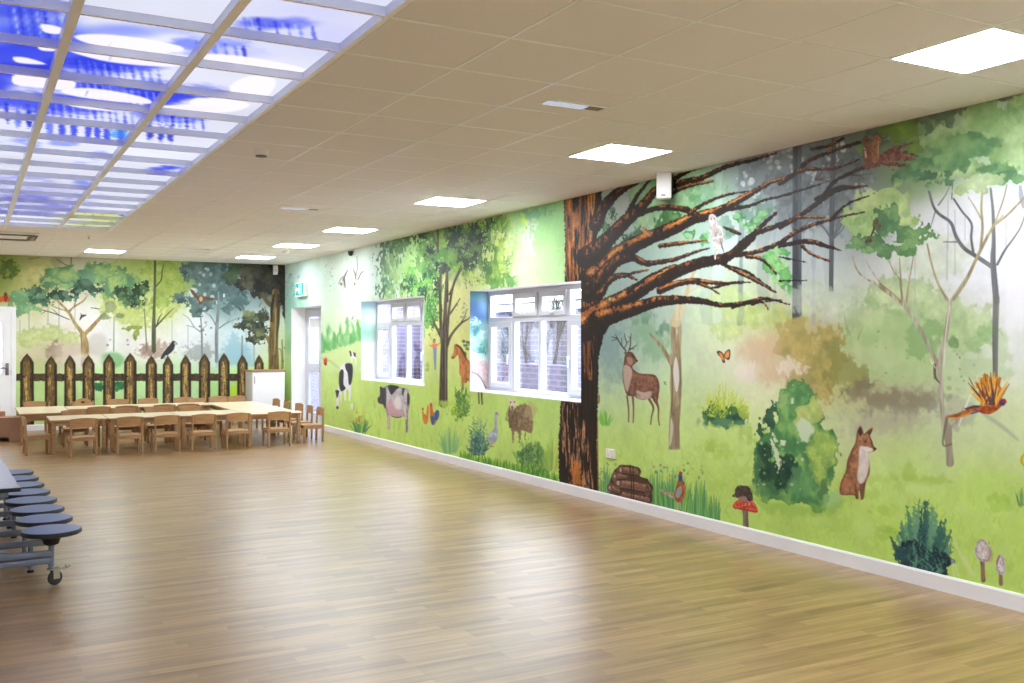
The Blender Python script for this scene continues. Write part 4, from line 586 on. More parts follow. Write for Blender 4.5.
    c.begin('crow', 'black crow painted perching on the picket fence'); Pn(pts('a', "55 95, 75 60, 105 25, 118 5, 135 8, 144 22, 132 26, 125 50, 100 75, 80 82, 66 100"), (48, 52, 60), smooth=2, tex=.1); Pn(pts('a', "128 10, 140 12, 138 26, 128 24"), (196, 200, 204), smooth=2, alpha=.8); S(pts('a', "90 78 .7, 92 92 .5", 3), (50, 50, 50))
    c.begin('flying_owl', 'brown bird painted flying in front of the slate leaves'); Pn(pts('Y', "70 200, 95 210, 120 245, 150 245, 180 252, 235 260, 225 274, 180 276, 158 282, 150 300, 130 302, 126 285, 110 262, 82 232"), (104, 78, 60), smooth=2, tex=.12); c.ell([[201, 299, 1.8, 2.6]], (196, 160, 120)); 
    c.begin('small_songbird', 'tiny grey bird painted among the tan tree branches'); S(pts('W', "605 495 .6, 622 465 2.6, 650 458 1.4", 3), (70, 76, 76)); S(pts('W', "612 445 .6, 626 466 1.6", 3), (70, 76, 76))
    c.begin('orange_butterfly', 'orange butterfly painted above the white door'); Pn(pts('W', "-30 320, 20 312, 30 290, 55 290, 62 318, 82 345, 60 362, 36 352, 0 360, -40 355"), (206, 96, 46), smooth=2, tex=.1); c.ell([[5.5, 297, 1.6, 5]], (120, 50, 36)); c.specks(-2, 296, 9, 302, 8, [(110, 44, 30), (236, 150, 80)], r=(.4, .9), seed=17)
    # dark oak in the corner
    c.begin('corner_oak', 'dark leaved oak painted in the corner')
    c.leafy([[258, 275, 20, 14], [272, 280, 16, 16], [246, 284, 10, 8], [262, 292, 12, 6], [280, 268, 8, 8]], ((70, 68, 58), (46, 46, 42), (90, 88, 70), (36, 36, 32)), amp=3, spots=24, seed=18)
    S(pts('Y', "570 245 4, 600 290 4.4, 640 320 5", 3), (92, 78, 52)); S(pts('Y', "565 510 3, 600 535 4, 630 600 6", 3), (136, 120, 72))
    S(pts('Y', "650 220 7, 648 350 8.4, 642 480 9, 636 600 10, 640 700 10.4, 640 1160 12", 3), (132, 108, 62), col2=(92, 76, 48), mix='v', amt=1.1); S(pts('Y', "640 240 2, 625 340 2.6, 625 420 1.4", 3), (50, 44, 34)); S(pts('Y', "672 240 3, 672 420 2.4, 660 520 1", 3), (70, 58, 40)); S(pts('Y', "655 330 1.6, 650 480 2, 645 640 2", 3), (176, 152, 96), alpha=.6)
    for s_ in ("560 330 .6, 600 360 .8, 615 420 .5", "540 320 .8, 555 290 .6", "590 350 .6, 580 320 .4"): S(pts('Y', s_, 3), (80, 78, 70))
    c.leafy([[283, 285, 4, 22], [285, 305, 3, 14], [284, 268, 5, 8]], ((62, 58, 44), (42, 40, 34)), amp=2, seed=20)
    c.begin('leafy_crown', 'dark round leaf clump left of the corner oak trunk'); c.leafy([[250, 320, 9, 8], [258, 328, 10, 8], [242, 325, 7, 5], [256, 338, 8, 5], [262, 318, 6, 8]], ((92, 100, 74), (56, 62, 54), (126, 136, 88), (44, 48, 46)), amp=3, spots=14, seed=19)
    c.bg(); S(pts('a', "650 60 1, 690 60 1.6, 690 250 1.6", 3), (120, 110, 70), alpha=.5); c.specks(282, 345, 290, 365, 10, [(90, 90, 60), (150, 150, 80)], r=(.6, 1.4), seed=21); S([[282, 340, 1.2], [283, 368, 1.4]], (110, 104, 84), alpha=.8)
    # shrubs behind fence
    c.leafy([[99, 387, 5, 5], [119, 386, 6, 5]], ((70, 146, 84), (50, 110, 70)), amp=2, soft=1.6); c.ell([[112, 360, 12, 8]], (110, 170, 110), alpha=.7, soft=3); c.ell([[34, 354, 14, 5]], (214, 196, 180), alpha=.5, soft=4); c.ell([[85, 362, 20, 8]], (224, 222, 214), alpha=.6, soft=5)
    Pn([[224, 394], [232, 386], [246, 382], [246, 398], [222, 398]], (190, 226, 60), soft=2, alpha=.8)
    # fence
    fid = c.begin('picket_fence', 'weathered wooden picket fence painted across the end wall')
    tops = [(27, 353.5, 6.8), (51, 356, 6), (70, 355, 5.6), (88.5, 355, 6), (109, 354, 5.8), (130.3, 353, 6.2), (151.3, 355.5, 5.6), (168, 356, 5.2), (185.6, 355, 5.4), (204.5, 353.5, 5.6), (224, 353, 5.6), (242.5, 354.6, 5.2), (259, 354.6, 4.6)]
    xr = [16] + [t[0] for t in tops]
    for x0, x1 in zip(xr[:-1], xr[1:]):
        c.begin('fence_rail', None, fid); Pn([[x0, 373.6], [x1, 373.6], [x1, 381], [x0, 381]], (84, 66, 48), col2=(58, 46, 36), mix='s', tex=.15, rough=.5)
    for i, (x, y, h) in enumerate(tops):
        c.begin('picket', None, fid)
        Pn([[x, y], [x + h * .55, y + 4], [x + h, y + 9], [x + h + .3, 425], [x - h - .3, 425], [x - h, y + 9], [x - h * .55, y + 4]], (116, 94, 56), col2=(68, 52, 34), mix='v', amt=1.2, tex=.2, texn='s', edge=.5)
        Pn([[x - h * .5, y + 9], [x + h * .35, y + 8], [x + h * .4, 424], [x - h * .5, 424]], (216, 186, 108), grain=('v', -.18, 3), alpha=.9, soft=1.6, col2=(160, 128, 70), mix='t'); S([[x + h * .8, y + 9, 1.6], [x + h * .85, 424, 1.8]], (48, 38, 28), alpha=.8, soft=1.2); S([[x - h * .85, y + 10, 1], [x - h * .85, 424, 1]], (58, 46, 34), alpha=.7)
        Pn([[x, y + .5], [x + h * .8, y + 8], [x - h * .8, y + 8]], (86, 70, 44), alpha=.7, soft=2, rough=1, n='t')
        c.ell([[x - h * .5, 376.5, .7, .9], [x + h * .5, 379.5, .7, .9]], (40, 32, 26), own=False)
    c.bg()
    for x in (-70, -150, -260):
        c.begin('slender_tree', 'slim trunk painted left of the white door'); S([[x, 258, 3], [x, 330, 4], [x, 400, 5]], (110, 114, 100), col2=(140, 144, 126), mix='v'); c.begin('leafy_crown', 'green crown painted left of the white door'); c.leafy([[x, 275, 34, 16], [x - 26, 290, 20, 12], [x + 26, 288, 20, 10]], ((142, 176, 110), (96, 136, 92), (120, 160, 100)), amp=3.5, spots=10, seed=-x, soft=1.4)
    c.bg()

def paint_reveal_far(c):                   # window nearest the far wall: left reveal
    c.wash("""361 300 176 212 218, 375 300 186 216 224, 362 318 196 222 224, 375 315 206 228 230, 363 330 160 212 190, 374 330 190 226 214, 363 345 236 244 236, 375 345 240 246 242, 362 375 240 242 240, 376 378 242 244 244""", 5)
    c.poly([[361, 338], [368, 330], [377, 332], [377, 342], [361, 342]], (170, 220, 196), alpha=.5, soft=4)
def paint_reveal_near(c):                  # near window: left reveal carries the mural round the corner
    c.wash("""471 294 70 120 130, 486 294 110 150 160, 471 308 60 90 130, 480 315 46 80 130, 487 310 120 160 190, 471 325 120 170 190, 482 330 90 150 150, 487 330 200 220 220, 471 345 160 205 190, 484 350 120 180 160, 471 360 220 226 220, 486 360 200 216 208, 471 372 206 190 190, 483 372 206 180 176, 471 385 236 236 240, 486 388 236 236 240""", 5)
    c.leafy([[476, 322, 4, 4], [482, 336, 5, 5], [474, 342, 4, 5]], ((206, 230, 226), (170, 210, 206)), amp=3, n='t', alpha=.8); c.leafy([[480, 350, 5, 4], [475, 330, 3, 4]], ((70, 150, 130), (60, 120, 130)), amp=3, n='t', alpha=.7)
    c.begin('horse_rump', 'grey pink rump of the painted horse')
    c.poly([[470, 362], [478, 360], [486, 361], [490, 370], [490, 390], [485, 389], [482, 380], [474, 374], [470, 376]], (206, 180, 172), soft=1.2, col2=(180, 160, 160), mix='t'); c.stroke([[472, 372, 1], [479, 376, 1.4], [486, 388, 1.4]], (120, 112, 116))
    c.bg()
def snap(a, vals):
    a = np.asarray(a, float).copy()
    for v in vals: a[np.argmin(abs(a - v))] = v
    return a
def canvas_right():
    xs = np.arange(1027.0, 287.0, -.6)                       # columns spaced as finely as the eye can resolve them from the room
    Y = np.array([on_x(x, 300, WX)[0] for x in xs]); Y = np.append(Y, WY)
    near = np.arange(Y[0] - .02, -2.5, -.02)[::-1]
    al = snap(np.concatenate([near, Y]), (8.07, 10.5, 11.85, 14.22, 16.17, 17.94)); k = len(near)
    def over(c):                                             # the stretch behind the photo's edge keeps the scale of the edge
        q = np.arange(k)[::-1] + 1
        c.px[:k] = 1027.0 + (Y[0] - near) * 170
        c.PY[:, :k] = c.PY[:, k:k + 1]
    return Canvas(al, snap(np.arange(0.09, CEIL + .003, .0048), (.92, 2.115)), lambda A, U: project(WX, A, U), 1, over)
def canvas_far():
    xs = np.arange(0.0, 287.0, .5)
    X = [on_y(x, 300, WY)[0] for x in xs]
    left = list(np.arange(-3.6, X[0], .02))
    return Canvas(snap(np.array(left + X + [WX]), (-.30, .68)), snap(np.arange(0.0, CEIL + .003, .008), (2.08,)), lambda A, U: project(A, WY, U), 2)
def canvas_reveal(Y, zt, zb):
    return Canvas(np.linspace(WX, WX + .245, 30), np.linspace(zb, zt, 110), lambda A, U: project(A, Y, U), 3)
import bpy, bmesh
from mathutils import Vector, Matrix
SC = bpy.context.scene
COL = SC.collection
KEX = 1.0
# ================================================================ materials
def lin(c):
    c = np.asarray(c, float) / 255
    return np.where(c <= .04045, c / 12.92, ((c + .055) / 1.055) ** 2.4)
def mat(name, col, rough=.5, noise=.06, scale=12, stretch=(1, 1, 1), metal=0, spec=.5, bump=0, col2=None, coat=0):
    """procedural painted / wooden / metal surface: base colour varied by noise"""
    m = bpy.data.materials.new(name); m.use_nodes = True
    n = m.node_tree.nodes; l = m.node_tree.links; b = n['Principled BSDF']
    tc = n.new('ShaderNodeTexCoord'); mp = n.new('ShaderNodeMapping'); mp.inputs['Scale'].default_value = stretch
    nz = n.new('ShaderNodeTexNoise'); nz.inputs['Scale'].default_value = scale; nz.inputs['Detail'].default_value = 4
    rp = n.new('ShaderNodeValToRGB')
    a = lin(col); c2 = lin(col2) if col2 is not None else a * (1 - noise * 2)
    rp.color_ramp.elements[0].position = .3; rp.color_ramp.elements[1].position = .7
    rp.color_ramp.elements[0].color = (*c2, 1); rp.color_ramp.elements[1].color = (*(a * (1 + noise)).clip(0, 1), 1)
    l.new(tc.outputs['Object'], mp.inputs[0]); l.new(mp.outputs[0], nz.inputs['Vector']); l.new(nz.outputs['Fac'], rp.inputs[0]); l.new(rp.outputs[0], b.inputs['Base Color'])
    b.inputs['Roughness'].default_value = rough; b.inputs['Metallic'].default_value = metal; b.inputs['Specular IOR Level'].default_value = spec
    if bump:
        bp = n.new('ShaderNodeBump'); bp.inputs['Strength'].default_value = bump; bp.inputs['Distance'].default_value = .003
        l.new(nz.outputs['Fac'], bp.inputs['Height']); l.new(bp.outputs[0], b.inputs['Normal'])
    return m
def mat_emit(name, col, strength):
    m = bpy.data.materials.new(name); m.use_nodes = True; n = m.node_tree.nodes; l = m.node_tree.links
    n.remove(n['Principled BSDF']); e = n.new('ShaderNodeEmission'); e.inputs[0].default_value = (*col, 1); e.inputs[1].default_value = strength
    l.new(e.outputs[0], n['Material Output'].inputs[0]); return m
def mat_attr(name, rough=.6, emit=0):
    m = bpy.data.materials.new(name); m.use_nodes = True; n = m.node_tree.nodes; l = m.node_tree.links; b = n['Principled BSDF']
    at = n.new('ShaderNodeAttribute'); at.attribute_name = 'paint'
    if emit:
        n.remove(b); e = n.new('ShaderNodeEmission'); e.inputs[1].default_value = emit; l.new(at.outputs[0], e.inputs[0]); l.new(e.outputs[0], n['Material Output'].inputs[0]); return m
    nz = n.new('ShaderNodeTexNoise'); nz.inputs['Scale'].default_value = 90; bp = n.new('ShaderNodeBump'); bp.inputs['Strength'].default_value = .05; bp.inputs['Distance'].default_value = .002
    l.new(nz.outputs['Fac'], bp.inputs['Height']); l.new(bp.outputs[0], b.inputs['Normal']); l.new(at.outputs[0], b.inputs['Base Color'])
    b.inputs['Roughness'].default_value = rough; b.inputs['Specular IOR Level'].default_value = .3
    return m
def mat_glass(name, tint=(1, 1, 1), fac=.07):
    m = bpy.data.materials.new(name); m.use_nodes = True; n = m.node_tree.nodes; l = m.node_tree.links; n.remove(n['Principled BSDF'])
    t = n.new('ShaderNodeBsdfTransparent'); t.inputs[0].default_value = (*tint, 1); g = n.new('ShaderNodeBsdfGlossy'); g.inputs['Roughness'].default_value = .03
    x = n.new('ShaderNodeMixShader'); fr = n.new('ShaderNodeLayerWeight'); fr.inputs[0].default_value = .25
    ml = n.new('ShaderNodeMath'); ml.operation = 'MULTIPLY'; ml.inputs[1].default_value = .22
    ad = n.new('ShaderNodeMath'); ad.operation = 'ADD'; ad.inputs[1].default_value = fac * .5
    l.new(fr.outputs['Fresnel'], ml.inputs[0]); l.new(ml.outputs[0], ad.inputs[0]); l.new(ad.outputs[0], x.inputs[0]); l.new(t.outputs[0], x.inputs[1]); l.new(g.outputs[0], x.inputs[2]); l.new(x.outputs[0], n['Material Output'].inputs[0])
    return m
def mat_floor():
    m = bpy.data.materials.new('oak_strip_vinyl'); m.use_nodes = True; n = m.node_tree.nodes; l = m.node_tree.links; b = n['Principled BSDF']
    tc = n.new('ShaderNodeTexCoord'); br = n.new('ShaderNodeTexBrick')
    br.inputs['Scale'].default_value = 1; br.inputs['Brick Width'].default_value = .46; br.inputs['Row Height'].default_value = .068; br.inputs['Mortar Size'].default_value = .0006
    br.inputs['Color1'].default_value = (0, 0, 0, 1); br.inputs['Color2'].default_value = (1, 1, 1, 1); br.inputs['Mortar'].default_value = (.2, .2, .2, 1); br.offset = .37; br.offset_frequency = 3; br.squash = .8; br.squash_frequency = 5
    mp = n.new('ShaderNodeMapping'); mp.inputs['Scale'].default_value = (2.2, 42, 1); nz = n.new('ShaderNodeTexNoise'); nz.inputs['Scale'].default_value = 1; nz.inputs['Detail'].default_value = 5; nz.inputs['Distortion'].default_value = .4
    mp2 = n.new('ShaderNodeMapping'); mp2.inputs['Scale'].default_value = (1.1, 15.5, 1); nz2 = n.new('ShaderNodeTexNoise'); nz2.inputs['Scale'].default_value = 1; nz2.inputs['Detail'].default_value = 2
    l.new(tc.outputs['Object'], br.inputs['Vector']); l.new(tc.outputs['Object'], mp.inputs[0]); l.new(tc.outputs['Object'], mp2.inputs[0]); l.new(mp.outputs[0], nz.inputs['Vector']); l.new(mp2.outputs[0], nz2.inputs['Vector'])
    def M(op, a, bb):
        x = n.new('ShaderNodeMath'); x.operation = op
        for i, v in enumerate((a, bb)):
            if isinstance(v, (int, float)): x.inputs[i].default_value = v
            else: l.new(v, x.inputs[i])
        return x.outputs[0]
    s = M('ADD', M('MULTIPLY', br.outputs['Color'], .25), M('ADD', M('MULTIPLY', nz.outputs['Fac'], .56), M('MULTIPLY', nz2.outputs['Fac'], .56)))
    rp = n.new('ShaderNodeValToRGB'); e = rp.color_ramp.elements
    e[0].position = .43; e[0].color = (*FLOOR_D, 1); e[1].position = .95; e[1].color = (*FLOOR_L, 1); k = e.new(.69); k.color = (*FLOOR_M, 1)
    l.new(s, rp.inputs[0]); l.new(rp.outputs[0], b.inputs['Base Color'])
    rr = M('ADD', M('MULTIPLY', nz.outputs['Fac'], .10), FLOOR_R); l.new(rr, b.inputs['Roughness']); b.inputs['Specular IOR Level'].default_value = .6
    b.inputs['Coat Weight'].default_value = .6; b.inputs['Coat Roughness'].default_value = .37; b.inputs['Coat IOR'].default_value = 1.5
    bp = n.new('ShaderNodeBump'); bp.inputs['Strength'].default_value = .03; bp.inputs['Distance'].default_value = .002; l.new(nz.outputs['Fac'], bp.inputs['Height']); l.new(bp.outputs[0], b.inputs['Normal'])
    return m
def mat_brick(name, c1, c2, cm, sc=1):
    m = bpy.data.materials.new(name); m.use_nodes = True; n = m.node_tree.nodes; l = m.node_tree.links; b = n['Principled BSDF']
    tc = n.new('ShaderNodeTexCoord'); sp = n.new('ShaderNodeSeparateXYZ'); cb = n.new('ShaderNodeCombineXYZ'); br = n.new('ShaderNodeTexBrick')
    l.new(tc.outputs['Object'], sp.inputs[0]); l.new(sp.outputs['Y'], cb.inputs['X']); l.new(sp.outputs['Z'], cb.inputs['Y']); l.new(cb.outputs[0], br.inputs['Vector'])
    br.inputs['Scale'].default_value = sc; br.inputs['Brick Width'].default_value = .225; br.inputs['Row Height'].default_value = .075; br.inputs['Mortar Size'].default_value = .008
    for k, c in (('Color1', c1), ('Color2', c2), ('Mortar', cm)): br.inputs[k].default_value = (*lin(c), 1)
    l.new(br.outputs['Color'], b.inputs['Base Color']); b.inputs['Roughness'].default_value = .9; return m
FLOOR_D, FLOOR_M, FLOOR_L, FLOOR_R = lin((122, 90, 54)), lin((160, 126, 80)), lin((192, 158, 108)), .27

# ================================================================ mesh builder
class MB:
    def __init__(s): s.v = []; s.f = []; s.mi = []; s.cur = 0; s.sm = []
    def add(s, vs, fs, smooth=False):
        o = len(s.v); s.v += [tuple(p) for p in vs]
        for f in fs: s.f.append([o + i for i in f]); s.mi.append(s.cur); s.sm.append(smooth)
        return s
    def box(s, x0, x1, y0, y1, z0, z1, bev=0, M=None):
        if bev:
            b = min(bev, .45 * min(abs(x1 - x0), abs(y1 - y0), abs(z1 - z0)))
            bm = bmesh.new(); bmesh.ops.create_cube(bm, size=1)
            bmesh.ops.scale(bm, vec=(x1 - x0, y1 - y0, z1 - z0), verts=bm.verts); bmesh.ops.translate(bm, vec=((x0 + x1) / 2, (y0 + y1) / 2, (z0 + z1) / 2), verts=bm.verts)
            bmesh.ops.bevel(bm, geom=bm.edges[:], offset=b, segments=2, profile=.5, affect='EDGES')
            bm.verts.index_update(); vs = [v.co.copy() for v in bm.verts]; fs = [[v.index for v in f.verts] for f in bm.faces]; bm.free()
        else:
            vs = [Vector(p) for p in ((x0, y0, z0), (x1, y0, z0), (x1, y1, z0), (x0, y1, z0), (x0, y0, z1), (x1, y0, z1), (x1, y1, z1), (x0, y1, z1))]
            fs = [(0, 3, 2, 1), (4, 5, 6, 7), (0, 1, 5, 4), (1, 2, 6, 5), (2, 3, 7, 6), (3, 0, 4, 7)]
        if M is not None: vs = [M @ v for v in vs]
        return s.add(vs, fs)
    def tube(s, P, r, n=10, cap=True):
        P = [Vector(p) for p in P]; R = r if isinstance(r, (list, tuple)) else [r] * len(P); vs = []; fs = []
        up = Vector((0, 0, 1)); d0 = (P[1] - P[0]).normalized(); u = d0.cross(up)
        if u.length < .05: u = d0.cross(Vector((1, 0, 0)))
        u.normalize()
        for i, p in enumerate(P):
            d = (P[min(i + 1, len(P) - 1)] - P[max(i - 1, 0)]).normalized(); u = (u - d * u.dot(d)).normalized(); w = d.cross(u)
            for k in range(n): a = 2 * math.pi * k / n; vs.append(p + (u * math.cos(a) + w * math.sin(a)) * R[i])
        for i in range(len(P) - 1):
            for k in range(n): fs.append((i * n + k, i * n + (k + 1) % n, (i + 1) * n + (k + 1) % n, (i + 1) * n + k))
        if cap: fs += [tuple(range(n))[::-1], tuple((len(P) - 1) * n + k for k in range(n))]
        return s.add(vs, fs, True)
    def lathe(s, prof, n=24, M=None, c=(0, 0, 0)):
        vs = []; fs = []
        for r, z in prof:
            for k in range(n): a = 2 * math.pi * k / n; vs.append(Vector((c[0] + r * math.cos(a), c[1] + r * math.sin(a), c[2] + z)))
        for i in range(len(prof) - 1):
            for k in range(n): fs.append((i * n + k, i * n + (k + 1) % n, (i + 1) * n + (k + 1) % n, (i + 1) * n + k))
        fs += [tuple(range(n))[::-1], tuple((len(prof) - 1) * n + k for k in range(n))]
        if M is not None: vs = [M @ v for v in vs]
        return s.add(vs, fs, True)
    def prism(s, P, a, h0, h1):
        """polygon P extruded along axis a (0 x, 1 y, 2 z); P gives the two other coordinates"""
        def mk(p, h): q = [p[0], p[1]]; q.insert(a, h); return Vector(q)
        n = len(P); vs = [mk(p, h0) for p in P] + [mk(p, h1) for p in P]
        fs = [tuple(range(n))[::-1], tuple(range(n, 2 * n))] + [(i, (i + 1) % n, n + (i + 1) % n, n + i) for i in range(n)]
        return s.add(vs, fs)
    def build(s, name, mats, parent=None, loc=None):
        me = bpy.data.meshes.new(name); me.from_pydata(s.v, [], s.f)
        mats = mats if isinstance(mats, (list, tuple)) else [mats]
        for m in mats: me.materials.append(m)
        me.polygons.foreach_set('material_index', s.mi); me.polygons.foreach_set('use_smooth', s.sm)
        bm = bmesh.new(); bm.from_mesh(me); bmesh.ops.recalc_face_normals(bm, faces=bm.faces); bm.to_mesh(me); bm.free()
        if any(s.sm): me.set_sharp_from_angle(angle=math.radians(40))
        me.update(); o = bpy.data.objects.new(name, me); COL.objects.link(o)
        if parent is not None: o.parent = parent
        if loc is not None: o.location = loc
        return o
def empty(name, loc=(0, 0, 0), rz=0):
    o = bpy.data.objects.new(name, None); COL.objects.link(o); o.location = loc; o.rotation_euler = (0, 0, rz); o.empty_display_size = .1; return o
def tag(o, label=None, cat=None, group=None, kind=None):
    if label: o['label'] = label
    if cat: o['category'] = cat
    if group: o['group'] = group
    if kind: o['kind'] = kind
    return o
def kids(o): return [c for c in ALLK.get(o.name, [])]
ALLK = {}
def copy_tree(o, parent=None):
    c = o.copy(); COL.objects.link(c); c.parent = parent
    for ch in list(o.children): copy_tree(ch, c)
    return c
def struct(o): o['kind'] = 'structure'; return o

M_ = {}
M_['wall'] = mat('white_wall_paint', (238, 238, 236), .6, .01, 3)
M_['outer'] = mat('render_grey', (200, 196, 190), .9, .03, 3)
M_['pvc'] = mat('white_upvc', (204, 207, 217), .3, .008, 5)
M_['skirt'] = mat('white_gloss_paint', (244, 246, 252), .35, .015, 4)
M_['tile'] = mat('mineral_ceiling_tile', (241, 237, 237), .92, .015, 160, bump=.15)
M_['tbar'] = mat('ceiling_grid_metal', (250, 250, 248), .3, .01, 5)
M_['beech'] = mat('beech_wood', (178, 141, 100), .42, .05, 6, (1, 1, 9), col2=(150, 113, 75))
M_['beechx'] = mat('beech_ply', (188, 147, 101), .42, .05, 7, (1, 8, 8), col2=(165, 124, 82))
M_['top'] = mat('pale_maple_laminate', (240, 226, 196), .28, .02, 5, (1, 9, 1), col2=(230, 214, 182))
M_['edge'] = mat('beech_table_edge', (184, 146, 108), .45, .04, 8, (1, 1, 6))
M_['navy'] = mat('blue_grey_laminate', (104, 124, 176), .35, .03, 30)
M_['black'] = mat('black_plastic', (24, 26, 32), .45, .05, 10)
M_['steel'] = mat('grey_blue_powder_coat', (120, 130, 152), .35, .03, 10, metal=.3)
M_['chrome'] = mat('chrome_metal', (210, 212, 216), .18, .02, 10, metal=1)
M_['rubber'] = mat('grey_rubber', (64, 64, 68), .6, .05, 12)
M_['white'] = mat('white_plastic', (242, 242, 242), .35, .01, 6)
M_['grey'] = mat('grey_plastic', (120, 120, 122), .5, .03, 8)
M_['carc'] = mat('pale_grey_melamine', (220, 220, 224), .4, .01, 5)
M_['wtop'] = mat('oak_worktop', (170, 132, 96), .4, .06, 6, (6, 1, 1))
M_['tabletop'] = mat('pale_lilac_laminate', (206, 212, 232), .25, .015, 20)
M_['light'] = mat_emit('led_panel_light', (.90, .945, 1), 24.0)
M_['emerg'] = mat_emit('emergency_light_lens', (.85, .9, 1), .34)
M_['green'] = mat_emit('exit_sign_teal', tuple(lin((40, 170, 160))), 1.0)
M_['signw'] = mat_emit('exit_sign_white', (1, 1, 1), 1.0)
M_['glass'] = mat_glass('window_glass')
M_['bark'] = mat('tree_bark', (50, 48, 43), .9, .12, 20, (1, 1, .3))
M_['tarmac'] = mat('courtyard_paving', (176, 176, 176), .9, .05, 4)
M_['mural'] = mat_attr('mural_wallpaper', .55)
M_['sky'] = mat_attr('backlit_picture_film', emit=.60)

# ================================================================ the room
XL, YB = -3.6, -2.5
WIN = [(8.07, 10.50), (11.85, 14.22)]; WZ0, WZ1 = .92, 2.115
DOOR = (16.17, 17.94); DZ = 2.115
TH = .316
b = MB(); b.box(XL - .1, WX + TH, YB - .1, WY + .1, -.05, 0); struct(b.build('floor', mat_floor()))
b = MB()
xs0, xs1 = WX + .006, WX + TH
ys = [YB, WIN[0][0], WIN[0][1], WIN[1][0], WIN[1][1], DOOR[0], DOOR[1], WY + .1]
for i in range(0, 7, 2): b.box(xs0, xs1, ys[i], ys[i + 1], 0, CEIL + .3)
for y0, y1 in WIN: b.box(xs0, xs1, y0, y1, 0, WZ0); b.box(xs0, xs1, y0, y1, WZ1, CEIL + .3)
b.box(xs0, xs1, DOOR[0], DOOR[1], DZ, CEIL + .3)
struct(b.build('wall_right', M_['wall']))
FD = (-.30, .68, 2.08)                                         # door in the far wall
b = MB(); b.box(XL, FD[0], WY + .006, WY + .2, 0, CEIL + .3); b.box(FD[1], WX + .006, WY + .006, WY + .2, 0, CEIL + .3); b.box(FD[0], FD[1], WY + .006, WY + .2, FD[2], CEIL + .3); struct(b.build('wall_far', M_['wall']))
b = MB(); b.box(XL - .1, XL, YB, WY + .1, 0, CEIL + .3); struct(b.build('wall_left', M_['wall']))
b = MB(); b.box(XL, WX + .006, YB - .1, YB, 0, CEIL + .3); struct(b.build('wall_back', M_['wall']))
b = MB(); b.box(XL - .1, WX + TH, YB - .1, WY + .2, CEIL + .3, CEIL + .4); struct(b.build('roof', M_['outer']))
b = MB()
for y0, y1 in ((YB, DOOR[0]), (DOOR[1], WY)): b.prism([(WX + .004, 0), (WX - .016, 0), (WX - .016, .088), (WX - .010, .100), (WX + .004, .100)], 1, y0, y1)
o = b.build('baseboard_right', M_['skirt']); struct(o)
b = MB()
for x0, x1 in ((XL, FD[0] - .08), (FD[1] + .08, WX - .016)): b.prism([(WY + .004, 0), (WY - .016, 0), (WY - .016, .088), (WY - .010, .100), (WY + .004, .100)], 0, x0, x1)
struct(b.build('baseboard_far', M_['skirt']))

# ---- suspended ceiling
GX0, GY0, G = 1.595, 3.985, .6
SKYI, SKYJ = range(-4, 0), range(-6, 16)
LIGHTS = [(4, -7), (4, -2), (4, 3), (4, 8), (4, 13), (4, 17), (4, 21), (0, 21), (-5, 21), (0, -9)] + [(-7, j) for j in (-8, 10, 17)] + [(2, -9)]  # left column and back wall lights: unseen fill added to even the wall light
VENTS = [(2, 1), (2, 10), (2, 19)]
CASS = [(-3, 17), (-2, 17), (-3, 18), (-2, 18)]
b = MB(); g = .014; zt = CEIL + .008
for i in range(-9, 7):
    for j in range(-11, 25):
        x0, y0 = GX0 + G * i, GY0 + G * j; x1, y1 = x0 + G, y0 + G
        x0c, x1c, y0c, y1c = max(x0, XL), min(x1, WX + .006), max(y0, YB), min(y1, WY + .006)
        if x1c - x0c < .005 or y1c - y0c < .005: continue
        if (i in SKYI and j in SKYJ) or (i, j) in CASS: continue
        def inset(d): return [(p if p != q else p + d) if lo else (p if p != q else p - d) for p, q, lo in ((x0c, x0, 1), (x1c, x1, 0), (y0c, y0, 1), (y1c, y1, 0))]
        def ringpts(d): a0, a1, c0, c1 = inset(d); return [(a0, c0), (a1, c0), (a1, c1), (a0, c1)]
        qd = [(k, (k + 1) % 4, 4 + (k + 1) % 4, 4 + k) for k in range(4)]
        O, I, J = ringpts(0), ringpts(.0075), ringpts(.0125); zb = CEIL - .001
        b.cur = 1
        b.add([(p[0], p[1], zb) for p in O] + [(p[0], p[1], zb) for p in I], qd); b.add([(p[0], p[1], zb) for p in I] + [(p[0], p[1], zt) for p in I], qd)
        b.add([(p[0], p[1], zt) for p in I] + [(p[0], p[1], zt) for p in J], qd)
        if (i, j) in LIGHTS: continue
        b.cur = 0; b.add([(p[0], p[1], zt) for p in J] + [(p[0], p[1], CEIL) for p in J], qd + [(4, 5, 6, 7)])
struct(b.build('ceiling', [M_['tile'], M_['tbar']]))
def cell(i, j): return GX0 + G * i, GY0 + G * j
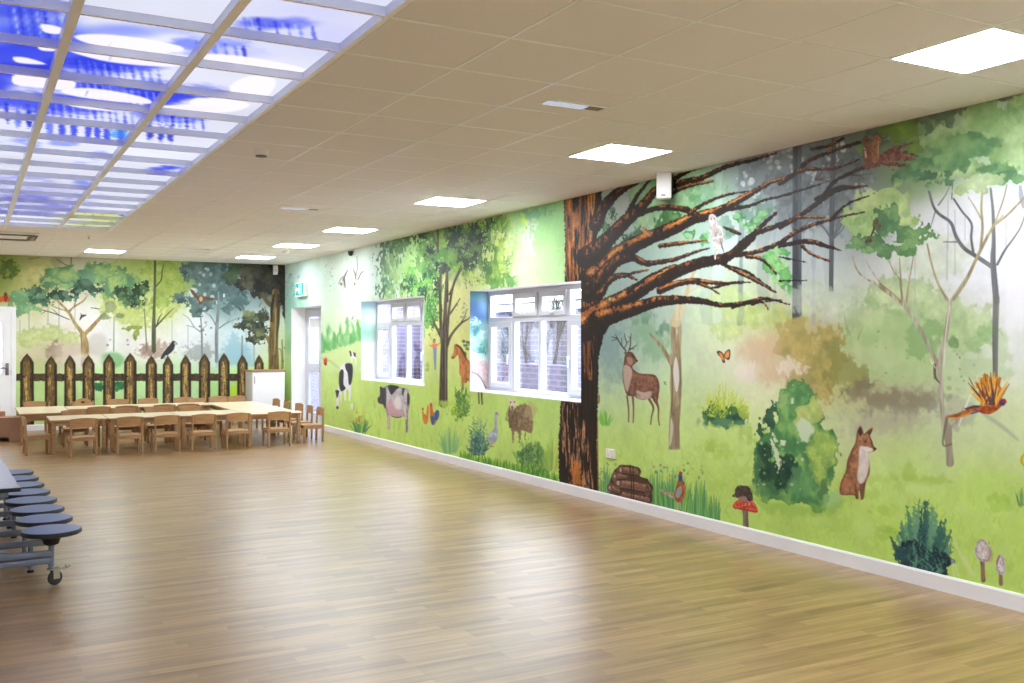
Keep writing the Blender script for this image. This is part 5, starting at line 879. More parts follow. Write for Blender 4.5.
# ---- square lights
def make_light():
    r = empty('ceiling_light'); b = MB(); h = .288
    for k in range(4):
        b.box(-h + (.012 if k % 2 else 0), h - (.012 if k % 2 else 0), -h, -h + .012, 0, .012, M=Matrix.Rotation(k * math.pi / 2, 4, 'Z'))
    b.build('frame', M_['white'], r)
    b = MB(); b.box(-h + .01, h - .01, -h + .01, h - .01, .003, .010); b.build('diffuser', M_['light'], r); return r
proto = make_light()
NTH = ['nearest', 'second', 'third', 'fourth', 'fifth', 'sixth', 'seventh']
for q, (i, j) in enumerate(LIGHTS):
    o = proto if q == 0 else copy_tree(proto); x, y = cell(i, j); o.location = (x + .3, y + .3, CEIL - .002)
    lab = {1: 'large square ceiling light at the right edge of the photo, above the pale crown', 2: 'square ceiling light near the top of the painted oak', 3: 'square ceiling light above the farmyard tree, past the oak', 4: 'square ceiling light over the geese painted by the far window',
           5: 'square ceiling light near the far corner, nearer of the last two', 6: 'square ceiling light in the far corner beside the end wall', 7: 'square ceiling light beyond the sky panels by the end wall'}.get(q) or 'square ceiling light ' + {(4, -7): 'behind the camera beside the mural wall', (-5, 21): 'in the far left corner beside the end wall', (0, -9): 'added unseen as fill in front of the back wall', (-7, -8): 'added unseen as fill near the back wall on the left', (-7, 10): 'added unseen as fill left of the middle of the picture panels', (-7, 17): 'added unseen as fill left of the ceiling air conditioner', (2, -9): 'added unseen as fill at the back wall between picture panels and mural'}[(i, j)]
    tag(o, lab, 'ceiling light', 'square ceiling lights')
# ---- bright slots taken for emergency lights; the farthest, a vent, has an added glow
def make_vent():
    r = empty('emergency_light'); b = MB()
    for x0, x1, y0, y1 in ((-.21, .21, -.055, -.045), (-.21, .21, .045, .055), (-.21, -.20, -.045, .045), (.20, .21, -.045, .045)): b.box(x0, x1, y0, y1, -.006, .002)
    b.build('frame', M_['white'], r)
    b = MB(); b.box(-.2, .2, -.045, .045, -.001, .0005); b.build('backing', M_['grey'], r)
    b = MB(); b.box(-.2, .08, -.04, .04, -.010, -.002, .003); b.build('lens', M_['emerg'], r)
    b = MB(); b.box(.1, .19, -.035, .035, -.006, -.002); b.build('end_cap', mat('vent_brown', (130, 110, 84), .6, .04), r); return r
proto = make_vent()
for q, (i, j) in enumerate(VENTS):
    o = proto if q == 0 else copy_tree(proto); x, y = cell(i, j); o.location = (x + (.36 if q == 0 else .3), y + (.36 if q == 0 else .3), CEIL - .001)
    tag(o, ['narrow emergency light in the tiles, nearest of three, before the oak', 'narrow emergency light in the tiles midway down the room', 'narrow slot vent with an added glow in the tiles near the end wall'][q], 'emergency light', 'narrow emergency lights in the ceiling')
# ---- picture panels
class Flat(Canvas):
    def win(s, x0, y0, x1, y1): return (slice(None), slice(None)), s.PX, s.PY
NX, NY = 56, 46
sx = np.concatenate([GX0 + G * i + np.linspace(.024, .576, NX) for i in SKYI]); sy = np.concatenate([GY0 + G * j + np.linspace(.014, .586, NY) for j in SKYJ])
def sky_canvas():
    A, U = np.meshgrid(sx, sy); c = Flat(sx, sy, lambda A, U: project(A, U, CEIL + .04), 5)
    d = A * SN + U * CS; ok = d > .6
    dd = np.where(ok, d, .6); c.PX = PCX + FOC * (A * CS - U * SN) / dd; c.PY = HORY - FOC * (CEIL + .04 - CAMH) / dd
    return c
def paint_sky(c):
    c.rgb[:] = np.array([232, 234, 252]) / 255.
    c.rgb *= (1 - .05 * (c.N['xl'] + 1))[..., None]
    E = c.ell; S = c.stroke
    B1, B2, B3, LV, WH = (48, 62, 226), (92, 112, 240), (36, 46, 196), (196, 198, 250), (248, 242, 252)
    E([[10, 20, 60, 30], [-40, -40, 80, 70]], B2, alpha=.8, soft=30, rough=10, n='xl', tex=.12, texn='l'); E([[30, 8, 30, 6], [20, 30, 34, 5]], B1, alpha=.6, soft=10, rough=5, n='l')
    E([[10, 60, 80, 20], [40, 50, 36, 12], [-60, 80, 70, 30]], B1, alpha=.85, soft=16, rough=8, n='l'); E([[30, 68, 60, 6]], B3, alpha=.6, soft=8, rough=4, n='m')
    E([[110, 30, 56, 5], [84, 36, 36, 6]], B2, alpha=.6, soft=12, rough=6, n='l'); E([[114, 66, 50, 7], [84, 62, 26, 6]], B1, alpha=.8, soft=8, rough=3, n='m')
    E([[110, 86, 62, 7], [60, 104, 66, 10], [160, 96, 34, 8], [20, 100, 40, 8]], B1, alpha=.8, soft=8, rough=3, n='m'); E([[190, 92, 36, 6], [174, 112, 40, 9]], B1, alpha=.75, soft=8, rough=3, n='m')
    E([[268, 24, 30, 5]], B1, alpha=.75, soft=8, rough=4, n='m'); E([[205, 48, 34, 8]], B2, alpha=.7, soft=10, rough=5, n='m'); E([[240, 54, 30, 4]], LV, alpha=.8, soft=8)
    E([[330, 36, 50, 20], [320, 10, 60, 14], [300, 40, 40, 8]], LV, alpha=.6, soft=30, rough=8, n='xl')
    rnd = random.Random(3)
    # rows of chairs and legs in silhouette
    for x0, x1, y0, y1, st, sl in ((76, 160, 61, 74, 7.5, 3), (70, 160, 82, 93, 7, 2.5), (52, 135, 104, 118, 7.5, 2), (148, 208, 106, 120, 8, 2), (244, 318, 19, 30, 14, 3), (196, 246, 42, 53, 9, 3), (6, 50, 104, 120, 9, 2), (8, 62, 8, 34, 11, 5)):
        x = x0
        while x < x1:
            t = (x - x0) * .14
            S([[x, y0 + t - 1, 2.6], [x + sl, y1 + t + 2, 2.6]], rnd.choice([B3, B1, B2]), smooth=0, alpha=rnd.uniform(.4, .85), soft=2.4, rough=1.5, n='s'); S([[x + st * .5, y0 + t, 1.2], [x + st * .5 + sl, y1 + t, 1.2]], (206, 212, 252), smooth=0, alpha=rnd.uniform(.2, .7), soft=1.6)
            x += st * rnd.uniform(.8, 1.25)
    for x0, x1, y0, y1 in ((50, 132, 120, 136), (150, 176, 122, 142), (18, 34, 108, 128)):
        x = x0
        while x < x1: E([[x, (y0 + y1) / 2 + (x - x0) * .1, 3.4, 8]], rnd.choice([B1, B3, B2]), alpha=.8, soft=2, rough=1.5, n='t'); x += rnd.uniform(9, 15)
    # pale table tops and boats
    for P in ("74 36, 100 34, 140 38, 180 46, 178 52, 130 52, 90 44", "70 50, 110 52, 150 60, 180 66, 150 66, 110 62, 84 56", "15 74, 40 72, 70 80, 76 84, 70 90, 40 88, 14 84", "14 57, 28 58, 46 64, 30 64, 16 62", "62 90, 90 88, 130 94, 150 100, 146 104, 100 100, 70 95", "60 102, 90 106, 118 112, 80 108", "196 54, 240 56, 296 66, 304 72, 260 74, 200 62", "230 86, 250 76, 276 80, 264 98, 236 94", "160 106, 190 104, 214 98, 250 104, 230 112, 180 112", "42 24, 62 28, 60 34, 44 32", "40 44, 60 46, 56 51, 40 50", "196 98, 214 100, 220 106, 190 104"):
        c.poly(np.array([float(v) for v in P.replace(',', ' ').split()]).reshape(-1, 2), WH, alpha=.95, soft=1.6, smooth=3)
    for s_ in ((112, 42, 108, 50), (112, 55, 107, 63), (88, 91, 85, 96)): S([[s_[0], s_[1], .8], [s_[2], s_[3], .8]], (160, 160, 210), smooth=0, alpha=.8)
    E([[118, 134, 10, 4]], (60, 140, 230), alpha=.7, soft=4, rough=2); E([[60, 142, 12, 5], [30, 146, 12, 4], [176, 168, 12, 3], [82, 182, 8, 3], [20, 140, 16, 5], [90, 156, 16, 4]], B2, alpha=.55, soft=6, rough=4, n='m'); E([[164, 168, 12, 2.4]], B1, alpha=.7, soft=3, rough=2, n='m')
    for y, a in ((178, .45), (184, .35), (196, .7), (200, .7), (206, .75), (211, .7), (190, .35)): E([[30, y, 46, 2.2], [-40, y, 60, 2.6]], (108, 110, 214), alpha=a, soft=3, rough=1.5, n='m')
    E([[92, 216, 34, 3], [108, 222, 22, 3], [86, 225, 20, 2]], (200, 206, 110), alpha=.8, soft=3, rough=2, n='m'); E([[108, 214, 16, 2]], (206, 206, 130), alpha=.7, soft=2); E([[50, 216, 6, 1.2], [122, 215, 3, 1]], (60, 80, 170), alpha=.8); c.specks(70, 212, 122, 226, 30, [(120, 150, 90), (226, 226, 160)], r=(.5, 1.6), seed=4)
cs = sky_canvas(); paint_sky(cs)
def attr_mesh(name, V, F, colors, m, parent):
    me = bpy.data.meshes.new(name); nv, nf = len(V), len(F)
    me.vertices.add(nv); me.vertices.foreach_set('co', np.ascontiguousarray(V, np.float32).ravel())
    me.loops.add(nf * 4); me.loops.foreach_set('vertex_index', np.ascontiguousarray(F, np.int32).ravel())
    me.polygons.add(nf); me.polygons.foreach_set('loop_start', np.arange(0, nf * 4, 4, dtype=np.int32))
    me.update(calc_edges=True)
    at = me.color_attributes.new('paint', 'FLOAT_COLOR', 'POINT'); q = np.ones((nv, 4), np.float32); q[:, :3] = colors; at.data.foreach_set('color', q.ravel())
    me.materials.append(m); o = bpy.data.objects.new(name, me); COL.objects.link(o); o.parent = parent; return o
def tolin(a): a = a.clip(0, 1); return np.where(a <= .04045, a / 12.92, ((a + .055) / 1.055) ** 2.4)
frame0 = None
ORD = ['first', 'second', 'third', 'fourth', 'fifth', 'sixth', 'seventh', 'eighth', 'ninth', 'tenth', 'eleventh', 'twelfth', 'thirteenth', 'fourteenth', 'fifteenth', 'sixteenth', 'seventeenth', 'eighteenth', 'nineteenth', 'twentieth', 'twenty-first', 'twenty-second']
M_['recess'] = mat('white_recess_lining', (216, 222, 246), .5, .01)
gi, gj = np.meshgrid(np.arange(NY - 1), np.arange(NX - 1), indexing='ij'); q0 = (gi * NX + gj).ravel(); FQ = np.stack([q0, q0 + NX, q0 + NX + 1, q0 + 1], 1)
for a, i in enumerate(SKYI):
    for bb, j in enumerate(SKYJ):
        x, y = cell(i, j); r = empty('picture_light_panel', (x + .3, y + .3, CEIL))
        if frame0 is None:
            b = MB(); w1, w2, h = .022, .011, .042
            O = [(-.3, -.3), (.3, -.3), (.3, .3), (-.3, .3)]; I = [(-.3 + w1, -.3 + w2), (.3 - w1, -.3 + w2), (.3 - w1, .3 - w2), (-.3 + w1, .3 - w2)]; qd = [(k, (k + 1) % 4, 4 + (k + 1) % 4, 4 + k) for k in range(4)]
            b.add([(p[0], p[1], 0) for p in O] + [(p[0], p[1], 0) for p in I], qd); b.cur = 1; b.add([(p[0], p[1], 0) for p in I] + [(p[0], p[1], h) for p in I], qd)
            frame0 = b.build('frame', [M_['tbar'], M_['recess']], r)
        else:
            fo = frame0.copy(); COL.objects.link(fo); fo.parent = r
        X, Yq = np.meshgrid(sx[a * NX:(a + 1) * NX], sy[bb * NY:(bb + 1) * NY])
        V = np.stack([X.ravel() - x - .3, Yq.ravel() - y - .3, np.full(X.size, .04)], 1)
        attr_mesh('picture_film', V, FQ, tolin(cs.rgb[bb * NY:(bb + 1) * NY, a * NX:(a + 1) * NX].reshape(-1, 3)), M_['sky'], r)
        colname = ['fourth column from', 'third column from', 'second column from', 'column beside'][a]
        tag(r, 'backlit picture panel, %s the plain tiles, %s from the far end' % (colname, ORD[len(SKYJ) - 1 - bb]), 'ceiling panel', 'backlit picture panels in the ceiling')
# cassette air unit behind the picture panels
x, y = cell(-3, 17); r = tag(empty('ceiling_air_conditioner', (x + .6, y + .6, CEIL)), 'square ceiling air conditioner with dark slots beyond the picture panels', 'air conditioner')
b = MB(); b.box(-.6, .6, -.6, .6, 0, .01); b.build('fascia', M_['tile'], r)
b = MB(); b.box(-.42, .42, -.42, .42, -.03, 0, .012); b.build('cover', M_['white'], r)
for k in range(4):
    b = MB(); R4 = Matrix.Rotation(k * math.pi / 2, 4, 'Z'); b.box(-.36, .36, -.405, -.29, -.036, -.029, M=R4); b.build('slot', M_['black'], r)
    b = MB(); b.box(-.30, .30, -.375, -.335, -.044, -.036, M=R4); b.build('louvre', mat('louvre_tan', (150, 130, 104), .5, .03), r)
# detectors
def lathe_thing(name, label, cat, loc, prof, m, parts=()):
    r = tag(empty(name, loc), label, cat); b = MB(); b.lathe(prof); b.build('body', m, r)
    for pn, pp, pm in parts: b = MB(); b.lathe(pp); b.build(pn, pm, r)
    return r
p = at_z(261.3, 150.6, CEIL); lathe_thing('smoke_detector', 'white smoke detector under the plain tiles beside the picture panels', 'smoke detector', (p[0], p[1], CEIL), [(.056, 0), (.056, -.012), (.05, -.02), (.046, -.032), (.03, -.045), (.0, -.047)][::-1], M_['white'], [('vent_ring', [(.02, -.049), (.040, -.046), (.042, -.038), (.02, -.036)], M_['grey'])])
p = at_z(80, 234.5, CEIL); p = (p[0] + .12, p[1] + .1); lathe_thing('ceiling_sprinkler', 'small sprinkler head in the tiles beyond the picture panels', 'sprinkler', (p[0], p[1], CEIL - .001), [(.01, -.05), (.028, -.048), (.028, -.044), (.012, -.036), (.012, -.006), (.04, -.003), (.04, 0)], M_['carc'])
p = at_z(286, 250.6, CEIL); lathe_thing('smoke_detector', 'white smoke detector between the last two square lights', 'smoke detector', (p[0], p[1], CEIL), [(.0, -.05), (.03, -.048), (.048, -.025), (.055, -.01), (.055, 0)], M_['white'])

# ================================================================ murals
OPEN = [(y0, y1, WZ0, WZ1) for y0, y1 in WIN] + [(DOOR[0], DOOR[1], -1, DZ)]
def mural_pieces(c, root, pos, opening, bgname, bglabel):
    R, Cn = c.id.shape
    V = pos(np.broadcast_to(c.al[None, :], (R, Cn)), np.broadcast_to(c.up[:, None], (R, Cn))).reshape(-1, 3)
    rgb = (tolin(c.rgb) * np.array([1.02, 1.03, 1.05])).clip(0, .9).reshape(-1, 3)
    r_, c_ = np.meshgrid(np.arange(R - 1), np.arange(Cn - 1), indexing='ij'); q = (r_ * Cn + c_).ravel()
    F = np.stack([q, q + 1, q + Cn + 1, q + Cn], 1)
    ma = (c.al[:-1] + c.al[1:]) / 2; mu = (c.up[:-1] + c.up[1:]) / 2
    keep = np.ones((R - 1, Cn - 1), bool)
    for a0, a1, u0, u1 in opening: keep &= ~(((ma > a0) & (ma < a1))[None, :] & ((mu > u0) & (mu < u1))[:, None])
    ids = c.id[:-1, :-1].ravel(); keep = keep.ravel(); made = {}
    for k, nm in enumerate(c.names):
        sel = keep & (ids == k)
        if sel.sum() < 12 and not any(v[1] == k for v in c.meta.values()): continue
        lab, par = c.meta.get(k, (bglabel, None))
        if sel.sum() < 12:
            o = empty(nm); o.parent = made.get(par, root); o['label'] = lab or nm; made[k] = o; continue
        f = F[sel]; u, inv = np.unique(f, return_inverse=True)
        lab, par = c.meta.get(k, (bglabel, None))
        o = attr_mesh(bgname if k == 0 else nm, V[u], inv.reshape(-1, 4), rgb[u], M_['mural'], made.get(par, root))
        if lab: o['label'] = lab
        made[k] = o
def cv(Z): return Z
c = canvas_right(); paint_right(c)
root = tag(empty('woodland_mural', (WX, 9, 0)), 'long watercolour woodland mural with a huge oak on the wall with the windows', 'mural')
mural_pieces(c, root, lambda A, U: np.stack([np.zeros_like(A), A - 9, U], -1), OPEN, 'painted_meadow', 'misty painted meadow and sky behind the figures')
c = canvas_far(); paint_far(c)
root = tag(empty('picket_fence_mural', (2, WY, 0)), 'watercolour mural with a picket fence and trees on the end wall', 'mural')
mural_pieces(c, root, lambda A, U: np.stack([A - 2, np.zeros_like(A), U], -1), [(FD[0], FD[1], -1, FD[2])], 'painted_woodland', 'misty painted woodland behind the fence')

# ================================================================ windows
M_['rev'] = M_['mural']
def window(n, y0, y1, painter):
    root = struct(empty('window_%d' % n, (WX + .245, (y0 + y1) / 2, WZ0)))
    W = (y1 - y0) / 2; H = WZ1 - WZ0; Z0, FT = .045, .05
    b = MB()                                                   # outer frame, mullions, transom ; local x depth, y along, z up
    d0, d1 = 0, .07; cw = (2 * W - .055) / 4; zt = .85
    b.box(d0, d1, -W, -W + .055, 0, H, .006); b.box(d0, d1, W - .055, W, 0, H, .006); b.box(d0 + .001, d1 - .001, -W + .05, W - .05, 0, .055, .004); b.box(d0 + .001, d1 - .001, -W + .05, W - .05, H - .055, H, .004)
    for k in (1, 2, 3): yy = -W + .0275 + cw * k; b.box(d0 + .002, d1 - .002, yy - .03, yy + .03, .05, H - .05, .006)
    b.box(d0 + .001, d1 - .001, -W + .05, W - .05, zt - .03, zt + .03, .006)
    b.build('window_frame', M_['pvc'], root)
    panes = MB()
    for k in range(4):
        ya, yb = -W + .0275 + cw * k + .0275, -W + .0275 + cw * (k + 1) - .0275
        for low in (1, 0):
            za, zb = (.055, zt - .03) if low else (zt + .03, H - .055)
            sash = (low and k in (0, 3)) or (not low and k in (1 if n == 2 else 2, 2 if n == 2 else 1))
            s = .055 if sash else .012
            if sash:
                m = MB(); m.box(-.018, .058, ya - .004, ya + s, za - .004, zb + .004, .006); m.box(-.018, .058, yb - s, yb + .004, za - .004, zb + .004, .006); m.box(-.017, .057, ya, yb, za - .004, za + s, .006); m.box(-.017, .057, ya, yb, zb - s, zb + .004, .006)
                so = m.build('opening_sash', M_['pvc'], root)
                m = MB()
                if low: hy, hz = (ya + .03 if k == 3 else yb - .03, (za + zb) / 2); hy = ya + .028 if k == 0 else yb - .028; hy = yb - .028 if k == 0 else ya + .028; hy = ya + .028 if k == 3 else yb - .028; m.box(-.03, -.018, hy - .013, hy + .013, hz - .035, hz + .035, .003); m.box(-.05, -.03, hy - .009, hy + .009, hz - .02, hz + .01, .003); m.box(-.055, -.04, hy - .009, hy + .009, hz - .11, hz + .01, .004)
                else: hy = (ya + yb) / 2; hz = za + .028; m.box(-.03, -.018, hy - .035, hy + .035, hz - .013, hz + .013, .003); m.box(-.055, -.03, hy - .01, hy + .1, hz - .008, hz + .008, .004)
                m.build('handle', M_['pvc'], so)
            panes.box(.050, .055, ya + s - .004, yb - s + .004, za + s - .004, zb - s + .004)
    panes.build('pane', M_['glass'], root)
    b = MB(); b.box(-.244, .0, -W + .001, W - .001, -.012 + .001, .012, 0); b.build('window_sill', M_['skirt'], root)
    c = canvas_reveal(y1, WZ1, WZ0 + .012); painter(c)
    e = empty('window_reveal'); e.parent = root
    mural_pieces(c, e, lambda A, U: np.stack([A - (WX + .245), np.full_like(A, W - .002), U - WZ0], -1), [], 'painted_reveal', 'mural carried round onto the window reveal')
window(1, *WIN[1], paint_reveal_far); window(2, *WIN[0], paint_reveal_near)

# ================================================================ doors
def leaf_door(root, W0, W1, z1, hinge, plane='x'):
    pass
r = struct(empty('door_1', (WX + .27, (DOOR[0] + DOOR[1]) / 2, 0)))
W = (DOOR[1] - DOOR[0]) / 2
b = MB(); b.box(0, .07, -W, -W + .05, 0, DZ, .005); b.box(0, .07, W - .05, W, 0, DZ, .005); b.box(.001, .069, -W + .045, W - .045, DZ - .05, DZ, .004); b.build('door_frame', M_['pvc'], r)
for sgn in (1, -1):
    y0, y1 = (.004, W - .052) if sgn > 0 else (-W + .052, -.004)
    b = MB(); st = .11
    b.box(.01, .06, y0, y0 + st, .01, DZ - .055, .005); b.box(.01, .06, y1 - st, y1, .01, DZ - .055, .005)
    for z0, z1 in ((.01, .2), (.93, 1.10), (DZ - .17, DZ - .055)): b.box(.012, .058, y0 + .05, y1 - .05, z0, z1, .005)
    lf = b.build('door_leaf', M_['pvc'], r)
    b = MB(); b.box(.03, .036, y0 + st - .01, y1 - st + .01, .19, .94); b.box(.03, .036, y0 + st - .01, y1 - st + .01, 1.09, DZ - .16); b.build('pane', mat_glass('frosted_door_glass', (.86, .88, .94)), lf)
    b = MB(); hy = y0 + .05 if sgn > 0 else y1 - .05; b.box(.0, .012, hy - .02, hy + .02, .92, 1.14, .004); b.tube([(.0, hy, 1.06), (-.04, hy, 1.06), (-.045, hy + sgn * .03, 1.06), (-.045, hy + sgn * .12, 1.06)], .009); b.build('handle', M_['chrome'], lf)
    if sgn > 0: b = MB(); b.box(.026, .029, y0 + st + .02, y1 - st - .02, DZ - .36, DZ - .2); b.build('notice', M_['white'], lf)
b = MB(); b.box(-.27, .0, -W, W, .0, .012); b.build('threshold', M_['chrome'], r)
r = struct(empty('door_2', ((FD[0] + FD[1]) / 2, WY, 0)))
W = (FD[1] - FD[0]) / 2
b = MB(); b.box(-W - .0, -W + .07, -.03, .06, 0, FD[2], .006); b.box(W - .07, W, -.03, .06, 0, FD[2], .006); b.box(-W + .065, W - .065, -.029, .059, FD[2] - .07, FD[2], .004); b.build('door_frame', M_['skirt'], r)
b = MB(); x0, x1, z1 = -W + .072, W - .072, FD[2] - .072
b.box(x0, x0 + .14, -.012, .035, .01, z1, .004); b.box(x1 - .14, x1, -.012, .035, .01, z1, .004); b.box(x0 + .1, x1 - .1, -.011, .034, 1.78, z1, .004); b.box(x0 + .1, x1 - .1, -.011, .034, .01, .98, .004); lf = b.build('door_leaf', M_['skirt'], r)
b = MB(); b.box(x0 + .13, x1 - .13, .008, .014, .97, 1.80); b.build('pane', mat_glass('blue_door_glass', (.85, .88, .96)), lf)
b = MB(); b.box(x1 - .13, x1 - .13 + .012, -.02, -.008, .97, 1.8); b.box(x1 - .145, x1 - .118, -.024, -.01, .965, .985); b.build('glazing_bead', M_['white'], lf)
b = MB(); b.box(x1 - .085, x1 - .035, -.022, -.012, .94, 1.14, .008); b.tube([(x1 - .06, -.02, 1.06), (x1 - .06, -.06, 1.06), (x1 - .1, -.065, 1.06), (x1 - .18, -.065, 1.06)], .011); b.build('handle', M_['grey'], lf)
b = MB(); b.box(-1.2, 1.6, WY + .9 - WY, WY + 1 - WY, 0, 2.9); b.box(-1.2, 1.6, .25, 1.0, 2.9, 3.0); struct(b.build('wall_lobby', M_['wall'])).location = (0, WY, 0)  # lobby roof is added to shut out the sky and dim the door glass
b = MB(); b.box(-1.2, 1.6, .2, 1.0, -.05, 0); struct(b.build('floor_lobby', M_['tarmac'])).location = (0, WY, 0)

# ================================================================ things fixed to the walls
# exit sign
y_, z_ = on_x(303.6, 289.5, WX); r = tag(empty('exit_sign', (WX, y_, z_)), 'teal running man exit sign above the glazed door', 'sign')
b = MB(); b.box(-.075, -.002, -.26, .26, -.13, .13, .008); b.build('housing', M_['white'], r)
b = MB(); b.box(-.080, -.0755, -.22, .22, -.105, .105); b.build('face', M_['green'], r)
b = MB()                                                       # figure, doorway and arrow (left on the photo = +y)
F2 = lambda P: [(-p[0], p[1]) for p in P]
b.prism(F2([(.055, -.095), (.055, .085), (.135, .085), (.135, -.095), (.125, -.095), (.125, .075), (.065, .075), (.065, -.095)]), 0, -.0825, -.0795)
k = 14; b.prism(F2([(.0 + .02 * math.cos(2 * math.pi * t / k), .07 + .02 * math.sin(2 * math.pi * t / k)) for t in range(k)]), 0, -.0825, -.0795)
b.prism(F2([(-.02, .045), (.01, .045), (.035, .01), (.025, .0), (.005, .02), (.0, -.01), (.025, -.045), (.02, -.09), (.005, -.09), (.008, -.05), (-.02, -.025), (-.045, -.075), (-.06, -.07), (-.035, -.01), (-.025, .015), (-.045, .005), (-.05, -.02), (-.06, -.015), (-.055, .015)]), 0, -.0825, -.0795)
b.prism(F2([(-.2, 0), (-.15, .05), (-.15, .02), (-.09, .02), (-.09, -.02), (-.15, -.02), (-.15, -.05)]), 0, -.0825, -.0795)
b.build('pictogram', M_['signw'], r)
# loudspeaker
y_, z_ = on_x(665, 187.5, WX); r = tag(empty('wall_speaker', (WX, y_, z_), math.radians(50)), 'white wall loudspeaker on a black bracket among the painted oak branches', 'loudspeaker')
b = MB(); b.prism([(-.235, -.064), (-.235, .064), (-.10, .045), (-.10, -.045)], 2, -.125, .125); o = b.build('cabinet', M_['white'], r); md = o.modifiers.new('bevel', 'BEVEL'); md.width = .008; md.segments = 2
b = MB(); b.box(-.241, -.236, -.058, .058, -.116, .116, .004); b.build('grille', mat('speaker_grille_white', (236, 236, 238), .5, .02, 300, bump=.3), r)
b = MB(); b.box(-.2435, -.2412, -.012, .022, -.105, -.094); b.build('badge', M_['grey'], r)
Mw = Matrix.Rotation(-math.radians(50), 4, 'Z'); b = MB(); b.box(-.02, -.001, -.035, .035, -.09, .09, .004, M=Mw); b.tube([(0, 0, .02), (-.06, 0, .02), (-.11, -.0, .02)], .014, 8); b.box(-.11, -.09, -.07, -.045, -.11, .12, .004); b.build('bracket', M_['black'], r)
# small cameras and sensors
y_, z_ = on_x(353.4, 250.6, WX); r = tag(empty('security_camera', (WX, y_, CEIL - .062)), 'small black dome camera at the top of the wall above the painted geese', 'camera')
b = MB(); b.lathe([(.0, -.05), (.02, -.044), (.034, -.025), (.038, 0), (.04, .02), (.04, .03), (.0, .03)], c=(-.048, 0, 0)); b.build('dome', M_['black'], r); b = MB(); b.box(-.07, -.001, -.035, .035, .03, .06, .005); b.build('mount', M_['white'], r)
x_, z_ = on_y(275, 270, WY); r = tag(empty('motion_sensor', (x_, WY, z_)), 'white motion sensor at the top of the end wall by the corner', 'sensor')
b = MB(); b.prism([(.005, .09), (.005, -.09), (-.04, -.085), (-.065, -.03), (-.06, .05), (-.03, .09)], 0, -.04, .04); o = b.build('housing', M_['white'], r); b = MB(); b.box(-.028, .028, -.068, -.06, -.04, .02, .004); b.build('lens', M_['carc'], r)
def socket(x, y, label, gang=1):
    y_, z_ = on_x(x, y, WX); r = tag(empty('wall_socket', (WX, y_, z_)), label, 'socket'); h = .073 if gang == 2 else .043
    b = MB(); b.box(-.010, -.001, -h, h, -.043, .043, .003); b.build('plate', M_['white'], r); b = MB()
    for s in ([-.036, .036] if gang == 2 else [0]):
        for dy, dz in ((0, -.002), (-.011, -.022), (.011, -.022)): b.box(-.0112, -.0098, s + dy - .003, s + dy + .003, dz - .003, dz + .003)
    b.build('pin_holes', M_['grey'], r); b = MB()
    for s in ([-.03, .03] if gang == 2 else [.02]): b.box(-.0135, -.0098, s - .007, s + .007, .012, .030, .001)
    b.build('switch', M_['white'], r)
socket(611, 453.5, 'white double wall socket beside the foot of the painted oak', 2); socket(352.2, 407, 'white wall socket near the painted grazing cow', 1)

# ================================================================ nursery furniture
TZ, SZ = .46, .262
def make_table(lx, ly):
    """top centred at the origin, lx along x, ly along y"""
    r = empty('nursery_table'); b = MB(); hx, hy = lx / 2 - .002, ly / 2 - .002
    b.box(-hx, hx, -hy, hy, TZ - .022, TZ - .003, .003); b.cur = 1; b.box(-hx + .003, hx - .003, -hy + .003, hy - .003, TZ - .004, TZ); b.build('table_top', [M_['edge'], M_['top']], r)
    b = MB(); ax, ay = hx - .045, hy - .045
    b.box(-ax, ax, -ay, -ay + .02, TZ - .085, TZ - .022); b.box(-ax, ax, ay - .02, ay, TZ - .085, TZ - .022); b.box(-ax, -ax + .02, -ay + .02, ay - .02, TZ - .085, TZ - .022); b.box(ax - .02, ax, -ay + .02, ay - .02, TZ - .085, TZ - .022); b.build('apron', M_['beech'], r)
    for sx_ in (-1, 1):
        for sy_ in (-1, 1):
            b = MB(); x, y = sx_ * (hx - .045), sy_ * (hy - .045); b.box(x - .026, x + .026, y - .026, y + .026, 0, TZ - .022, .007); b.build('leg', M_['beech'], r)
    return r
